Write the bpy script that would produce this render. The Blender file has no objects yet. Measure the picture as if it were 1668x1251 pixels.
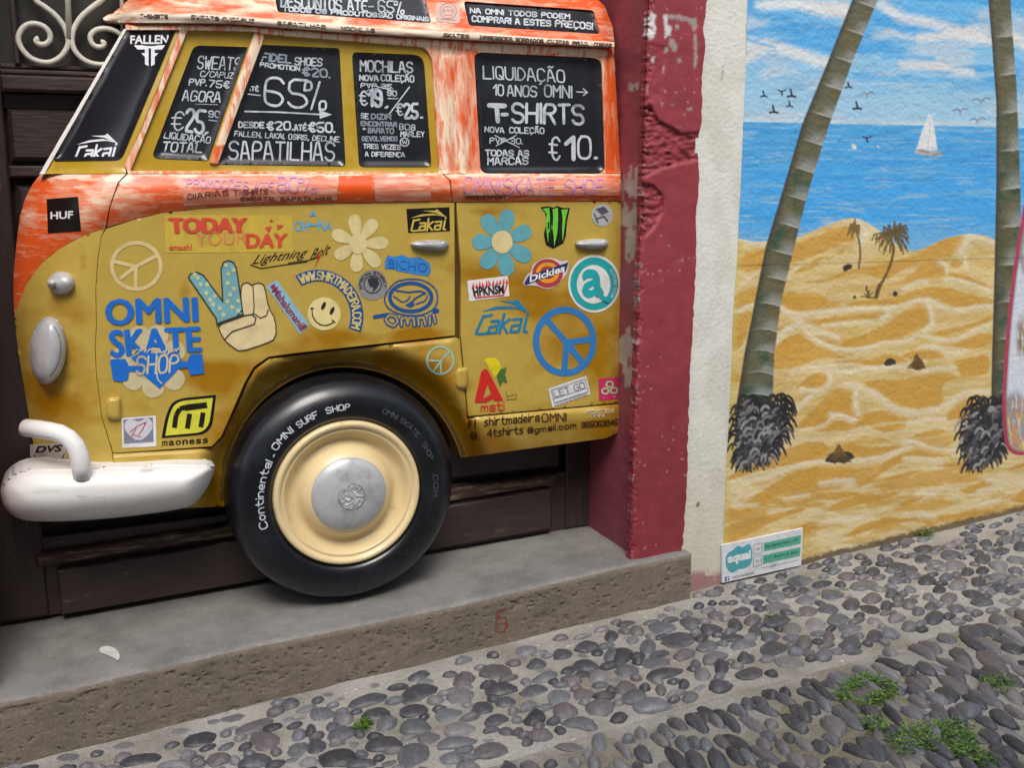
import bpy, bmesh, math, random
import numpy as np
from mathutils import Vector
from mathutils.geometry import delaunay_2d_cdt, tessellate_polygon
random.seed(7)
PI = math.pi
sc = bpy.context.scene
col = sc.collection
R = math.radians

# ------------------------------------------------------------------ camera, sky, sun, exposure
FPX, PITCH, YAW, HC = 1685.0, R(11.2), R(22.5), 1.6
cam_data = bpy.data.cameras.new('camera')
cam = bpy.data.objects.new('camera', cam_data)
col.objects.link(cam)
cam.location = (0, 0, HC)
cam.rotation_euler = (R(90) - PITCH, 0, -YAW)
cam_data.sensor_width = 36
cam_data.lens = FPX / 1668 * 36
cam_data.clip_start = 0.05
cam_data.clip_end = 500
sc.camera = cam

SUN_EL, SUN_AZ = R(52), R(196)      # azimuth clockwise from +Y (behind and left of the viewer, high)
world = bpy.data.worlds.new('World')
sc.world = world
world.use_nodes = True
wn = world.node_tree
bg = wn.nodes['Background']
sky = wn.nodes.new('ShaderNodeTexSky')
sky.sky_type = 'NISHITA'
sky.sun_disc = False
sky.sun_elevation = SUN_EL
sky.sun_rotation = SUN_AZ
sky.dust_density = 4.0
sky.ozone_density = 0.6
hs = wn.nodes.new('ShaderNodeHueSaturation')       # overcast: nearly grey sky
hs.inputs['Saturation'].default_value = 0.85
wn.links.new(sky.outputs[0], hs.inputs['Color'])
wn.links.new(hs.outputs[0], bg.inputs['Color'])
bg.inputs['Strength'].default_value = 0.12
sun_d = bpy.data.lights.new('sun', 'SUN')
sun_d.energy = 1.05
sun_d.angle = R(24)
sun_d.color = (1.0, 0.985, 0.96)
sun = bpy.data.objects.new('sun', sun_d)
col.objects.link(sun)
sd = Vector((math.sin(SUN_AZ) * math.cos(SUN_EL), math.cos(SUN_AZ) * math.cos(SUN_EL), math.sin(SUN_EL)))
sun.rotation_euler = sd.to_track_quat('Z', 'Y').to_euler()
sun.location = (0, -2, 6)
vs = sc.view_settings
vs.view_transform = 'Standard'
vs.look = 'None'
vs.gamma = 1
vs.exposure = 0.72
vs.use_curve_mapping = False

# ------------------------------------------------------------------ geometry of the place (metres; wall runs along x, camera looks to +y)
YW, YD, YS = 3.20, 3.62, 3.15        # wall face, door face, front of the doorstep
cp, sp, cy_, sy_ = math.cos(PITCH), math.sin(PITCH), math.cos(YAW), math.sin(YAW)
def ray(px, py):
    u = np.asarray(px, float) - 834.0
    v = 625.5 - np.asarray(py, float)
    F = FPX * cp + v * sp
    z = -FPX * sp + v * cp
    return F * sy_ + u * cy_, F * cy_ - u * sy_, z
def at(px, py, Y):
    x, y, z = ray(px, py)
    t = np.asarray(Y, float) / y
    return x * t, y * t, HC + z * t
def at1(px, py, Y):
    a = at(px, py, Y)
    return (float(a[0]), float(a[1]), float(a[2]))
def gz(x, y=None):
    return HC - 1.549 + 0.063 * (x - 2.2)
def ground(px, py):
    x, y, z = ray(px, py)
    t = (-1.549 - 0.063 * 2.2) / (z - 0.063 * x)
    return float(x * t), float(y * t)
def s2l(c):
    c = c / 255.0
    return c / 12.92 if c <= 0.04045 else ((c + 0.055) / 1.055) ** 2.4
def rgb(r, g, b): return (s2l(r), s2l(g), s2l(b), 1.0)
def s2la(c):
    c = np.asarray(c, float) / 255.0
    return np.where(c <= 0.04045, c / 12.92, ((c + 0.055) / 1.055) ** 2.4)

# ------------------------------------------------------------------ numpy helpers: noise, masks
def _h(i, j, s):
    v = np.sin(i * 127.1 + j * 311.7 + s * 74.7) * 43758.5453
    return v - np.floor(v)
def vn(x, y, s=0):
    x = np.asarray(x, float); y = np.asarray(y, float)
    i = np.floor(x); j = np.floor(y); f = x - i; g = y - j
    f = f * f * (3 - 2 * f); g = g * g * (3 - 2 * g)
    return (_h(i, j, s) * (1 - f) + _h(i + 1, j, s) * f) * (1 - g) + (_h(i, j + 1, s) * (1 - f) + _h(i + 1, j + 1, s) * f) * g
def fbm(x, y, s=0, o=4):
    r = 0; a = 0.5; n = 0
    for k in range(o):
        r = r + a * vn(x * 2 ** k, y * 2 ** k, s + k * 13); n += a; a *= 0.5
    return r / n
def ss(a, b, x):
    t = np.clip((x - a) / (b - a), 0, 1)
    return t * t * (3 - 2 * t)
def seg_dist(X, Y, pts, closed=False):
    d = np.full(np.shape(X), 1e9)
    n = len(pts)
    for k in range(n if closed else n - 1):
        ax, ay = pts[k]; bx, by = pts[(k + 1) % n]
        dx, dy = bx - ax, by - ay
        L = dx * dx + dy * dy + 1e-9
        t = np.clip(((X - ax) * dx + (Y - ay) * dy) / L, 0, 1)
        d = np.minimum(d, np.hypot(X - ax - t * dx, Y - ay - t * dy))
    return d
def inside(X, Y, pts):
    r = np.zeros(np.shape(X), bool)
    n = len(pts)
    for k in range(n):
        ax, ay = pts[k]; bx, by = pts[(k + 1) % n]
        if ay == by: continue
        c = ((ay > Y) != (by > Y)) & (X < (bx - ax) * (Y - ay) / (by - ay) + ax)
        r ^= c
    return r
def smooth(pts, it=2, closed=True):
    for _ in range(it):
        q = []
        n = len(pts)
        if not closed: q.append(pts[0])
        for k in range(n if closed else n - 1):
            a = pts[k]; b = pts[(k + 1) % n]
            q.append((a[0] * .75 + b[0] * .25, a[1] * .75 + b[1] * .25))
            q.append((a[0] * .25 + b[0] * .75, a[1] * .25 + b[1] * .75))
        if not closed: q.append(pts[-1])
        pts = q
    return pts
def rpoly(pts, r, n=5):
    """polygon with rounded corners; r a number or one per corner"""
    out = []
    N = len(pts)
    for k in range(N):
        p = Vector(pts[k]); a = Vector(pts[k - 1]); b = Vector(pts[(k + 1) % N])
        rr = r[k] if isinstance(r, (list, tuple)) else r
        if rr <= 0:
            out.append((p.x, p.y)); continue
        da = (a - p); db = (b - p)
        la = min(rr, da.length * .48); lb = min(rr, db.length * .48)
        s = p + da.normalized() * la; e = p + db.normalized() * lb
        for i in range(n + 1):
            t = i / n
            q = s * (1 - t) ** 2 + p * 2 * t * (1 - t) + e * t * t
            out.append((q.x, q.y))
    return out
def ell(cx, cy, rx, ry, n=32, a0=0, a1=360, rot=0):
    o = []
    full = abs(a1 - a0) >= 360
    for k in range(n if full else n + 1):
        a = R(a0 + (a1 - a0) * k / n)
        x, y = rx * math.cos(a), -ry * math.sin(a)
        o.append((cx + x * math.cos(R(rot)) + y * math.sin(R(rot)), cy - x * math.sin(R(rot)) + y * math.cos(R(rot))))
    return o
def cr(off, s, pts): return [(off[0] + p[0] / s, off[1] + p[1] / s) for p in pts]

# ------------------------------------------------------------------ materials
def N(nt, t, **kw):
    n = nt.nodes.new(t)
    for k, v in kw.items(): setattr(n, k, v)
    return n
def mat(name, c, rough=.6, metal=0, var=.12, vscale=8, bump=.0, bscale=60, coat=0, attr=False, c2=None, c2t=.55, c2scale=6, c2w=.08, stretch=(1, 1, 1), spec=.5, c2det=6, bdist=.004, attrmix=None, c3=None, c3t=.6, c3scale=20, grain=0, gscale=160, each=0):
    m = bpy.data.materials.new(name); m.use_nodes = True
    nt = m.node_tree; L = nt.links
    p = nt.nodes['Principled BSDF']
    p.inputs['Roughness'].default_value = rough
    p.inputs['Metallic'].default_value = metal
    p.inputs['Coat Weight'].default_value = coat
    p.inputs['Coat Roughness'].default_value = .15
    p.inputs['Specular IOR Level'].default_value = spec
    tc = N(nt, 'ShaderNodeTexCoord'); mp = N(nt, 'ShaderNodeMapping')
    mp.inputs['Scale'].default_value = stretch
    L.new(tc.outputs['Object'], mp.inputs[0])
    if attr:
        a = N(nt, 'ShaderNodeAttribute', attribute_name='paint'); cur = a.outputs['Color']
    else:
        a = N(nt, 'ShaderNodeRGB'); a.outputs[0].default_value = c; cur = a.outputs[0]
    def layer(cur, cc, th, scl, w, det, src=None):
        n1 = N(nt, 'ShaderNodeTexNoise'); n1.inputs['Scale'].default_value = scl; n1.inputs['Detail'].default_value = det; n1.inputs['Roughness'].default_value = .65
        L.new(mp.outputs[0], n1.inputs[0])
        o = n1.outputs[0]
        if src:
            at_ = N(nt, 'ShaderNodeAttribute', attribute_name=src)
            ad = N(nt, 'ShaderNodeMath', operation='ADD'); L.new(o, ad.inputs[0]); L.new(at_.outputs['Fac'], ad.inputs[1])
            sb = N(nt, 'ShaderNodeMath', operation='SUBTRACT'); L.new(ad.outputs[0], sb.inputs[0]); sb.inputs[1].default_value = .5
            o = sb.outputs[0]
        mr = N(nt, 'ShaderNodeMapRange'); mr.inputs[1].default_value = th - w; mr.inputs[2].default_value = th + w
        L.new(o, mr.inputs[0])
        mx = N(nt, 'ShaderNodeMix', data_type='RGBA'); L.new(mr.outputs[0], mx.inputs[0]); L.new(cur, mx.inputs[6]); mx.inputs[7].default_value = cc
        return mx.outputs[2]
    if c2: cur = layer(cur, c2, c2t, c2scale, c2w, c2det, attrmix)
    if c3: cur = layer(cur, c3, c3t, c3scale, .03, 5)
    if var:
        n = N(nt, 'ShaderNodeTexNoise'); n.inputs['Scale'].default_value = vscale; n.inputs['Detail'].default_value = 8; n.inputs['Roughness'].default_value = .7
        L.new(mp.outputs[0], n.inputs[0])
        mr = N(nt, 'ShaderNodeMapRange'); mr.inputs[1].default_value = .3; mr.inputs[2].default_value = .7; mr.inputs[3].default_value = 1 - var; mr.inputs[4].default_value = 1 + var
        L.new(n.outputs[0], mr.inputs[0])
        vm = N(nt, 'ShaderNodeVectorMath', operation='SCALE'); L.new(cur, vm.inputs[0]); L.new(mr.outputs[0], vm.inputs['Scale'])
        cur = vm.outputs[0]
        ro = N(nt, 'ShaderNodeMapRange'); ro.inputs[3].default_value = max(.05, rough - .1); ro.inputs[4].default_value = min(1, rough + .12)
        L.new(n.outputs[0], ro.inputs[0]); L.new(ro.outputs[0], p.inputs['Roughness'])
    if each:                                    # pieces sharing a mesh differ a little in tone
        oi = N(nt, 'ShaderNodeObjectInfo'); mr = N(nt, 'ShaderNodeMapRange'); mr.inputs[3].default_value = 1 - each; mr.inputs[4].default_value = 1 + each
        L.new(oi.outputs['Random'], mr.inputs[0])
        vm = N(nt, 'ShaderNodeVectorMath', operation='SCALE'); L.new(cur, vm.inputs[0]); L.new(mr.outputs[0], vm.inputs['Scale'])
        cur = vm.outputs[0]
    if grain:
        n = N(nt, 'ShaderNodeTexNoise'); n.inputs['Scale'].default_value = gscale; n.inputs['Detail'].default_value = 4; n.inputs['Roughness'].default_value = .8
        L.new(tc.outputs['Object'], n.inputs[0])
        mr = N(nt, 'ShaderNodeMapRange'); mr.inputs[1].default_value = .3; mr.inputs[2].default_value = .7; mr.inputs[3].default_value = 1 - grain; mr.inputs[4].default_value = 1 + grain
        L.new(n.outputs[0], mr.inputs[0])
        vm = N(nt, 'ShaderNodeVectorMath', operation='SCALE'); L.new(cur, vm.inputs[0]); L.new(mr.outputs[0], vm.inputs['Scale'])
        cur = vm.outputs[0]
    L.new(cur, p.inputs['Base Color'])
    if bump:
        n = N(nt, 'ShaderNodeTexNoise'); n.inputs['Scale'].default_value = bscale; n.inputs['Detail'].default_value = 6
        L.new(mp.outputs[0], n.inputs[0])
        b = N(nt, 'ShaderNodeBump'); b.inputs['Strength'].default_value = bump; b.inputs['Distance'].default_value = bdist
        L.new(n.outputs[0], b.inputs['Height']); L.new(b.outputs[0], p.inputs['Normal'])
    return m
M = {}
def flat(r, g, b, rough=.45, var=.05):
    k = ('f', r, g, b, rough)
    if k not in M: M[k] = mat('print_%d_%d_%d' % (r, g, b), rgb(r, g, b), rough - .06, var=var + .03, vscale=40, c2=rgb(r * .86 + 12, g * .86 + 12, b * .86 + 8), c2t=.56, c2scale=14, c2w=.1, bump=.08, bscale=30)
    return M[k]

# ------------------------------------------------------------------ objects
W = {}
def tag(o, label=None, cat=None, group=None, kind=None):
    if label: o['label'] = label
    if cat: o['category'] = cat
    if group: o['group'] = group
    if kind: o['kind'] = kind
    return o
def empty(name, loc, label, cat, group=None):
    o = bpy.data.objects.new(name, None)
    o.empty_display_size = .1
    col.objects.link(o); o.location = loc
    W[o.name] = Vector(loc)
    return tag(o, label, cat, group)
def build(name, verts, faces, m, parent=None, smooth_=True, attrs=None, mats=None, midx=None, origin=None):
    off = W[parent.name] if parent is not None else Vector(origin or (0, 0, 0))
    me = bpy.data.meshes.new(name)
    v = np.asarray(verts, float) - np.array(off)
    me.from_pydata(v.tolist(), [], [tuple(int(i) for i in f) for f in faces])
    me.materials.append(m)
    if mats:
        for k in mats: me.materials.append(k)
        me.polygons.foreach_set('material_index', midx)
    me.polygons.foreach_set('use_smooth', [smooth_] * len(me.polygons))
    if attrs:
        for an, (kind, arr) in attrs.items():
            if kind == 'c':
                a = me.color_attributes.new(an, 'FLOAT_COLOR', 'POINT')
                full = np.ones((len(v), 4)); full[:, :3] = arr
                a.data.foreach_set('color', full.ravel())
            else:
                a = me.attributes.new(an, 'FLOAT', 'POINT')
                a.data.foreach_set('value', np.asarray(arr, float).ravel())
    me.update()
    o = bpy.data.objects.new(name, me)
    col.objects.link(o)
    if parent is not None: o.parent = parent
    else: o.location = off
    W[o.name] = off.copy()
    return o

def box_vf(x0, x1, y0, y1, z0, z1, bev=0):
    """box with (optional) chamfered front edges; y0 is the front"""
    if not bev:
        v = [(x0, y0, z0), (x1, y0, z0), (x1, y0, z1), (x0, y0, z1), (x0, y1, z0), (x1, y1, z0), (x1, y1, z1), (x0, y1, z1)]
        f = [(0, 1, 2, 3), (5, 4, 7, 6), (4, 0, 3, 7), (1, 5, 6, 2), (3, 2, 6, 7), (4, 5, 1, 0)]
        return v, f
    b = bev
    v = [(x0 + b, y0, z0 + b), (x1 - b, y0, z0 + b), (x1 - b, y0, z1 - b), (x0 + b, y0, z1 - b),
         (x0, y0 + b, z0), (x1, y0 + b, z0), (x1, y0 + b, z1), (x0, y0 + b, z1),
         (x0, y1, z0), (x1, y1, z0), (x1, y1, z1), (x0, y1, z1)]
    f = [(0, 1, 2, 3)]
    for a in (0, 4):
        for k in range(4): f.append((a + 4 + k, a + 4 + (k + 1) % 4, a + (k + 1) % 4, a + k))
    f.append((9, 8, 11, 10))
    return v, f

def tube_vf(pts, r, n=10, caps=True):
    """tube along 3-D points; r a number or a list"""
    P = [Vector(p) for p in pts]
    V, F = [], []
    up = Vector((0, 1, 0.01))
    for i, p in enumerate(P):
        d = (P[min(i + 1, len(P) - 1)] - P[max(i - 1, 0)]).normalized()
        s = d.cross(up).normalized(); t = s.cross(d).normalized()
        rr = r[i] if isinstance(r, (list, tuple)) else r
        for k in range(n):
            a = 2 * PI * k / n
            V.append(tuple(p + s * rr * math.cos(a) + t * rr * math.sin(a)))
    for i in range(len(P) - 1):
        for k in range(n):
            F.append((i * n + k, i * n + (k + 1) % n, (i + 1) * n + (k + 1) % n, (i + 1) * n + k))
    if caps:
        F.append(tuple(reversed(range(n)))); F.append(tuple(range((len(P) - 1) * n, len(P) * n)))
    return V, F
def merge(*vf):
    V, F = [], []
    for v, f in vf:
        b = len(V); V += list(v); F += [tuple(i + b for i in q) for q in f]
    return V, F

def resample(pts, step, closed=True):
    out = []
    n = len(pts)
    for k in range(n if closed else n - 1):
        a = pts[k]; b = pts[(k + 1) % n]
        L = math.hypot(b[0] - a[0], b[1] - a[1])
        m = max(1, int(math.ceil(L / step)))
        for i in range(m):
            t = i / m
            out.append((a[0] + (b[0] - a[0]) * t, a[1] + (b[1] - a[1]) * t))
    if not closed: out.append(pts[-1])
    return out
def clean(pts, eps=.25):
    o = []
    for p in pts:
        if not o or math.hypot(p[0] - o[-1][0], p[1] - o[-1][1]) > eps: o.append(p)
    while len(o) > 3 and math.hypot(o[0][0] - o[-1][0], o[0][1] - o[-1][1]) <= eps: o.pop()
    return o
def cdt(outline, holes=(), step=5.0, bstep=None):
    bstep = bstep or step
    loops = [resample(clean(outline), bstep)] + [resample(clean(h), bstep) for h in holes]
    V, E = [], []
    for lp in loops:
        b = len(V)
        V += lp
        E += [(b + i, b + (i + 1) % len(lp)) for i in range(len(lp))]
    A = np.array(loops[0])
    xs = np.arange(A[:, 0].min(), A[:, 0].max(), step); ys = np.arange(A[:, 1].min(), A[:, 1].max(), step)
    if len(xs) and len(ys):
        gx, gy = np.meshgrid(xs, ys)
        gx = gx + (np.arange(gy.shape[0]) % 2)[:, None] * step * .5
        gx, gy = gx.ravel(), gy.ravel()
        ok = inside(gx, gy, loops[0])
        for h in loops[1:]: ok &= ~inside(gx, gy, h)
        gx, gy = gx[ok], gy[ok]
        d = np.full(gx.shape, 1e9)
        for lp in loops:
            L = np.array(lp)
            for c in range(0, len(L), 400):
                d = np.minimum(d, np.sqrt(((gx[:, None] - L[None, c:c + 400, 0]) ** 2 + (gy[:, None] - L[None, c:c + 400, 1]) ** 2).min(1)))
        ok = d > step * .45
        V += list(zip(gx[ok].tolist(), gy[ok].tolist()))
    r = delaunay_2d_cdt([Vector(v) for v in V], E, [], 0, 1e-5)
    P = np.array([(v.x, v.y) for v in r[0]])
    T = np.array([f for f in r[2] if len(f) == 3])
    c = P[T].mean(1)
    ok = inside(c[:, 0], c[:, 1], loops[0])
    for h in loops[1:]: ok &= ~inside(c[:, 0], c[:, 1], h)
    return P, T[ok]
def sheet(name, outline, m, parent, yf, holes=(), step=5.0, bstep=None, skirt=.03, attrs=None, fit=None, back=None):
    """a skin over the relief surface yf(px,py) with real thickness: rims turned back by `skirt` metres"""
    P, T = cdt(outline, holes, step, bstep)
    Y = yf(P[:, 0], P[:, 1])
    X3 = np.stack(at(P[:, 0], P[:, 1], Y), 1)
    a, b, c = X3[T[:, 0]], X3[T[:, 1]], X3[T[:, 2]]
    nrm = np.cross(b - a, c - a)
    fl = nrm[:, 1] > 0
    T[fl] = T[fl][:, ::-1]
    F = [tuple(t) for t in T]
    V = X3.tolist()
    idx = list(range(len(V)))
    if skirt:
        cnt = {}
        for t in T:
            for i in range(3):
                e = (int(t[i]), int(t[(i + 1) % 3]))
                cnt[e] = 1
        bd = [e for e in cnt if (e[1], e[0]) not in cnt]
        mp = {}
        def dup(i, k):
            if (i, k) not in mp:
                p = X3[i]
                mp[(i, k)] = len(V)
                V.append([p[0], p[1] + (skirt if k else 0), p[2]]); idx.append(i)
            return mp[(i, k)]
        for (i, j) in bd:
            F.append((dup(j, 0), dup(i, 0), dup(i, 1), dup(j, 1)))
    at_ = None
    if attrs:
        at_ = {}
        ii = np.array(idx)
        for k, (kind, fn) in attrs.items():
            arr = fn(P[:, 0], P[:, 1])
            at_[k] = (kind, np.asarray(arr)[ii])
    return build(name, V, F, m, parent, attrs=at_)

# ------------------------------------------------------------------ flat shapes (print, decals) laid out and then lifted on a surface
class Shape:
    def __init__(s): s.v = []; s.f = []
    def poly(s, pts, M=None):
        pts = clean(pts, .02)
        if M: pts = [M(*p) for p in pts]
        t = tessellate_polygon([[Vector((p[0], p[1], 0)) for p in pts]])
        b = len(s.v); s.v += [(p[0], p[1]) for p in pts]; s.f += [tuple(b + i for i in q) for q in t]
        return s
    def fine(s, pts, step=8, holes=()):
        P, T = cdt(pts, holes, step)
        b = len(s.v); s.v += [tuple(p) for p in P]; s.f += [tuple(int(b + i) for i in q) for q in T]
        return s
    def ring(s, cx, cy, rx, ry, w, n=40, a0=0, a1=360, rot=0, wy=None):
        wy = wy or w
        o = ell(cx, cy, rx, ry, n, a0, a1, rot); i = ell(cx, cy, rx - w, ry - wy, n, a0, a1, rot)
        b = len(s.v); s.v += o + i; m = len(o)
        for k in range(m if abs(a1 - a0) >= 360 else m - 1):
            s.f.append((b + k, b + (k + 1) % m, b + m + (k + 1) % m, b + m + k))
        return s
    def line(s, pts, w, M=None, closed=False, caps=True):
        """thick polyline; w in final units"""
        if M: pts = [M(*p) for p in pts]
        n = len(pts)
        for k in range(n if closed else n - 1):
            a = pts[k]; b = pts[(k + 1) % n]
            dx, dy = b[0] - a[0], b[1] - a[1]; L = math.hypot(dx, dy)
            if L < 1e-6: continue
            m = max(1, int(L / 6)) if w > 1.2 else 1
            nx, ny = -dy / L * w / 2, dx / L * w / 2
            base = len(s.v)
            for i in range(m + 1):
                t = i / m
                x, y = a[0] + dx * t, a[1] + dy * t
                s.v += [(x + nx, y + ny), (x - nx, y - ny)]
            for i in range(m):
                q = base + i * 2
                s.f.append((q, q + 1, q + 3, q + 2))
        if caps:
            for p in pts:
                b = len(s.v); s.v += [(p[0] + w / 2 * math.cos(k * PI / 3), p[1] + w / 2 * math.sin(k * PI / 3)) for k in range(6)]
                s.f.append(tuple(range(b, b + 6)))
        return s
    def put(s, name, m, parent, yf=None, lift=.002, lifter=None, thick=0, sub=False):
        if not s.v: return None
        P = np.array(s.v, float)
        # pieces that overlap are stacked a few hundredths of a millimetre apart
        par = list(range(len(s.v)))
        def root(i):
            while par[i] != i: par[i] = par[par[i]]; i = par[i]
            return i
        for f in s.f:
            r0 = root(f[0])
            for q in f[1:]: par[root(q)] = r0
        ids = {}; off = np.zeros(len(s.v))
        for i in range(len(s.v)):
            r0 = root(i); off[i] = (ids.setdefault(r0, len(ids)) % 24) * .00003
        if lifter: X = np.array([lifter(*p) for p in P]); X[:, 1] -= off if not thick else 0
        else:
            X = np.stack(at(P[:, 0], P[:, 1], yf(P[:, 0], P[:, 1]) - lift - off), 1)
        F = []
        for f in s.f:
            a, b, c = X[f[0]], X[f[1]], X[f[2]]
            F.append(tuple(f) if np.cross(b - a, c - a)[1] <= 0 else tuple(reversed(f)))
        return build(name, X, F, m, parent, smooth_=False)

def Q(tl, tr, br, bl):
    """unit square (x right, y up) -> quad given by its corners in photo pixels"""
    def f(x, y):
        a = (bl[0] + (br[0] - bl[0]) * x, bl[1] + (br[1] - bl[1]) * x)
        b = (tl[0] + (tr[0] - tl[0]) * x, tl[1] + (tr[1] - tl[1]) * x)
        return (a[0] + (b[0] - a[0]) * y, a[1] + (b[1] - a[1]) * y)
    return f
def BL(x0, y0, x1, y1, h, sl=0, vert=True):
    """baseline from (x0,y0) to (x1,y1), letters h high, leaning by sl pixels"""
    if not vert:
        L = math.hypot(x1 - x0, y1 - y0); ux, uy = (y1 - y0) / L * h, -(x1 - x0) / L * h
    else: ux, uy = 0, -h
    return Q((x0 + ux + sl, y0 + uy), (x1 + ux + sl, y1 + uy), (x1, y1), (x0, y0))
def ARC(cx, cy, r, h, a0, a1, ry=None):
    ry = ry or r
    def f(x, y):
        a = R(a0 + (a1 - a0) * x)
        return (cx + (r + h * y) * math.cos(a), cy - (ry + h * y) * math.sin(a))
    return f

FONT = {
'A': '00 16 26 40;0.7,2 3.3,2', 'B': '00 06 26 35 34 23 03;23 32 31 20 00', 'C': '45 36 16 05 01 10 30 41', 'D': '00 06 26 44 42 20 00',
'E': '46 06 00 40;03 33', 'F': '46 06 00;03 33', 'G': '45 36 16 05 01 10 30 41 43 23', 'H': '06 00;46 40;03 43', 'I': '06 00', 'J': '36 31 20 10 01',
'K': '06 00;46 03 40', 'L': '06 00 40', 'M': '00 06 23 46 40', 'N': '00 06 40 46', 'O': '16 05 01 10 30 41 45 36 16', 'P': '00 06 36 45 44 33 03',
'Q': '16 05 01 10 30 41 45 36 16;22 40', 'R': '00 06 36 45 44 33 03;23 40', 'S': '45 36 16 05 04 13 33 42 41 30 10 01', 'T': '06 46;26 20',
'U': '06 01 10 30 41 46', 'V': '06 20 46', 'W': '06 10 24 30 46', 'X': '06 40;46 00', 'Y': '06 23 46;23 20', 'Z': '06 46 00 40',
'0': '16 05 01 10 30 41 45 36 16', '1': '04 26 20', '2': '05 16 36 45 44 00 40', '3': '05 16 36 45 44 33 13;33 42 41 30 10 01', '4': '30 36 02 42',
'5': '46 06 03 33 42 41 30 10 01', '6': '45 36 16 05 01 10 30 41 42 33 03', '7': '06 46 10', '8': '13 04 05 16 36 45 44 33 13 02 01 10 30 41 42 33', '9': '43 13 04 05 16 36 45 41 30 10 01',
'€': '45 36 26 15 11 20 30 41;04 34;02 32', '%': '36 10;-0.8,4.2 -0.8,6 0.9,6 0.9,4.2 -0.8,4.2;3.1,0 3.1,1.8 4.8,1.8 4.8,0 3.1,0', '+': '13 33;24 22', '-': '03 33', '.': '00 0.3,0.3', ',': '1,0.8 0,-1', '!': '06 02;00 0,0.3', '/': '-0.5,-0.5 3.5,6.5',
'Ç': '45 36 16 05 01 10 30 41;20 2,-1 1,-1.4', 'Ã': '00 16 26 40;0.7,2 3.3,2;0.6,7 1.5,7.6 2.4,7 3.3,7.6', 'É': '46 06 00 40;03 33;1.5,7 3,8', 'Õ': '16 05 01 10 30 41 45 36 16;0.6,7 1.5,7.6 2.4,7 3.3,7.6', 'Á': '00 16 26 40;0.7,2 3.3,2;2,7 3,8',
'@': '4,0.5 10 01 05 16 36 45 42 32 34 14 12 32', 'a': '03 14 34 34 30;32 12 01 10 30', 'c': '33 14 04 01 10 3,0.5', 'd': '36 30;33 14 03 01 10 31', 'e': '02 32 33 24 14 03 01 10 3,0.4', 'f': '36 26 15 10;04 34', 'g': '34 3,-1 2,-2 0,-1.6;33 14 03 01 10 31',
'h': '06 00;03 14 24 33 30', 'i': '04 00;05.6 0,5.9', 'k': '06 00;34 02 30', 'l': '06 00', 'm': '04 00;03 14 23 20;23 34 43 40', 'n': '04 00;03 14 24 33 30', 'o': '14 03 01 10 20 31 33 24 14', 'p': '04 0,-2;03 14 33 31 10 01',
'r': '04 00;02 14 34', 's': '34 14 03 22 31 20 00', 't': '16 11 20 30;04 34', 'u': '04 01 10 31;34 30', 'v': '04 10 34', 'w': '04 10 23 30 44', 'y': '04 21;34 1,-2',
'b': '06 00;03 14 24 33 31 20 00', ' ': '', ':': '01 0,1.3;04 0,4.3', "'": '06 05'}
def _pt(t):
    if ',' in t:
        a, b = t.split(','); return float(a), float(b)
    if '.' in t: return float(t[0]), float(t[1:])
    return float(t[0]), float(t[1])
GL = {k: [[_pt(t) for t in s.split()] for s in v.split(';') if s.strip()] for k, v in FONT.items()}
def htext(S, s, Mf, w, jit=.12, gap=1.3):
    """hand lettering as single strokes, fitted to the unit square of Mf"""
    adv = []
    for c in s:
        g = GL.get(c, [])
        adv.append((max([p[0] for l in g for p in l] + [0]) if g else 2.0))
    tot = sum(adv) + gap * (len(s) - 1)
    x = 0
    for c, a in zip(s, adv):
        for l in GL.get(c, []):
            q = [((x + p[0] + random.uniform(-jit, jit)) / tot, (p[1] + random.uniform(-jit, jit)) / 6) for p in l]
            if len(q) > 2 and c not in 'AEFHKLMNTVWXYZ147':
                q = smooth(q, 1, closed=False)
            S.line(q, w, Mf)
        x += a + gap
    return S
_fc = {}
def ftext(S, s, Mf, bold=0.0, shear=0, keep=False):
    """printed lettering from the built-in font, fitted to the unit square of Mf"""
    key = (s, bold, shear)
    if key not in _fc:
        cu = bpy.data.curves.new('letters', 'FONT'); cu.body = s; cu.offset = bold; cu.shear = shear; cu.resolution_u = 3
        o = bpy.data.objects.new('letters', cu); col.objects.link(o)
        bpy.context.view_layer.update()
        dg = bpy.context.evaluated_depsgraph_get()
        me = o.evaluated_get(dg).to_mesh()
        v = [(a.co.x, a.co.y) for a in me.vertices]; f = [tuple(p.vertices) for p in me.polygons]
        o.evaluated_get(dg).to_mesh_clear()
        bpy.data.objects.remove(o); bpy.data.curves.remove(cu)
        _fc[key] = (v, f)
    v, f = _fc[key]
    xs = [p[0] for p in v]; ys = [p[1] for p in v]
    x0, x1 = min(xs), max(xs); y0, y1 = min(ys), max(ys)
    b = len(S.v)
    S.v += [Mf((p[0] - x0) / (x1 - x0), (p[1] - y0) / (y1 - y0)) for p in v]
    S.f += [tuple(b + i for i in q) for q in f]
    return S

def btext(S, s_, Mf, heavy=.012, shear=0):
    """heavier printed lettering: the same letters laid down a few times, slightly shifted"""
    for dx, dy in ((0, 0), (heavy, 0), (-heavy, 0), (0, heavy * 1.6), (0, -heavy * 1.6)):
        ftext(S, s_, (lambda x, y, dx=dx, dy=dy: Mf(x * (1 - 2 * heavy) + heavy + dx, y * (1 - 3.2 * heavy) + heavy * 1.6 + dy)), 0, shear)
    return S

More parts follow.
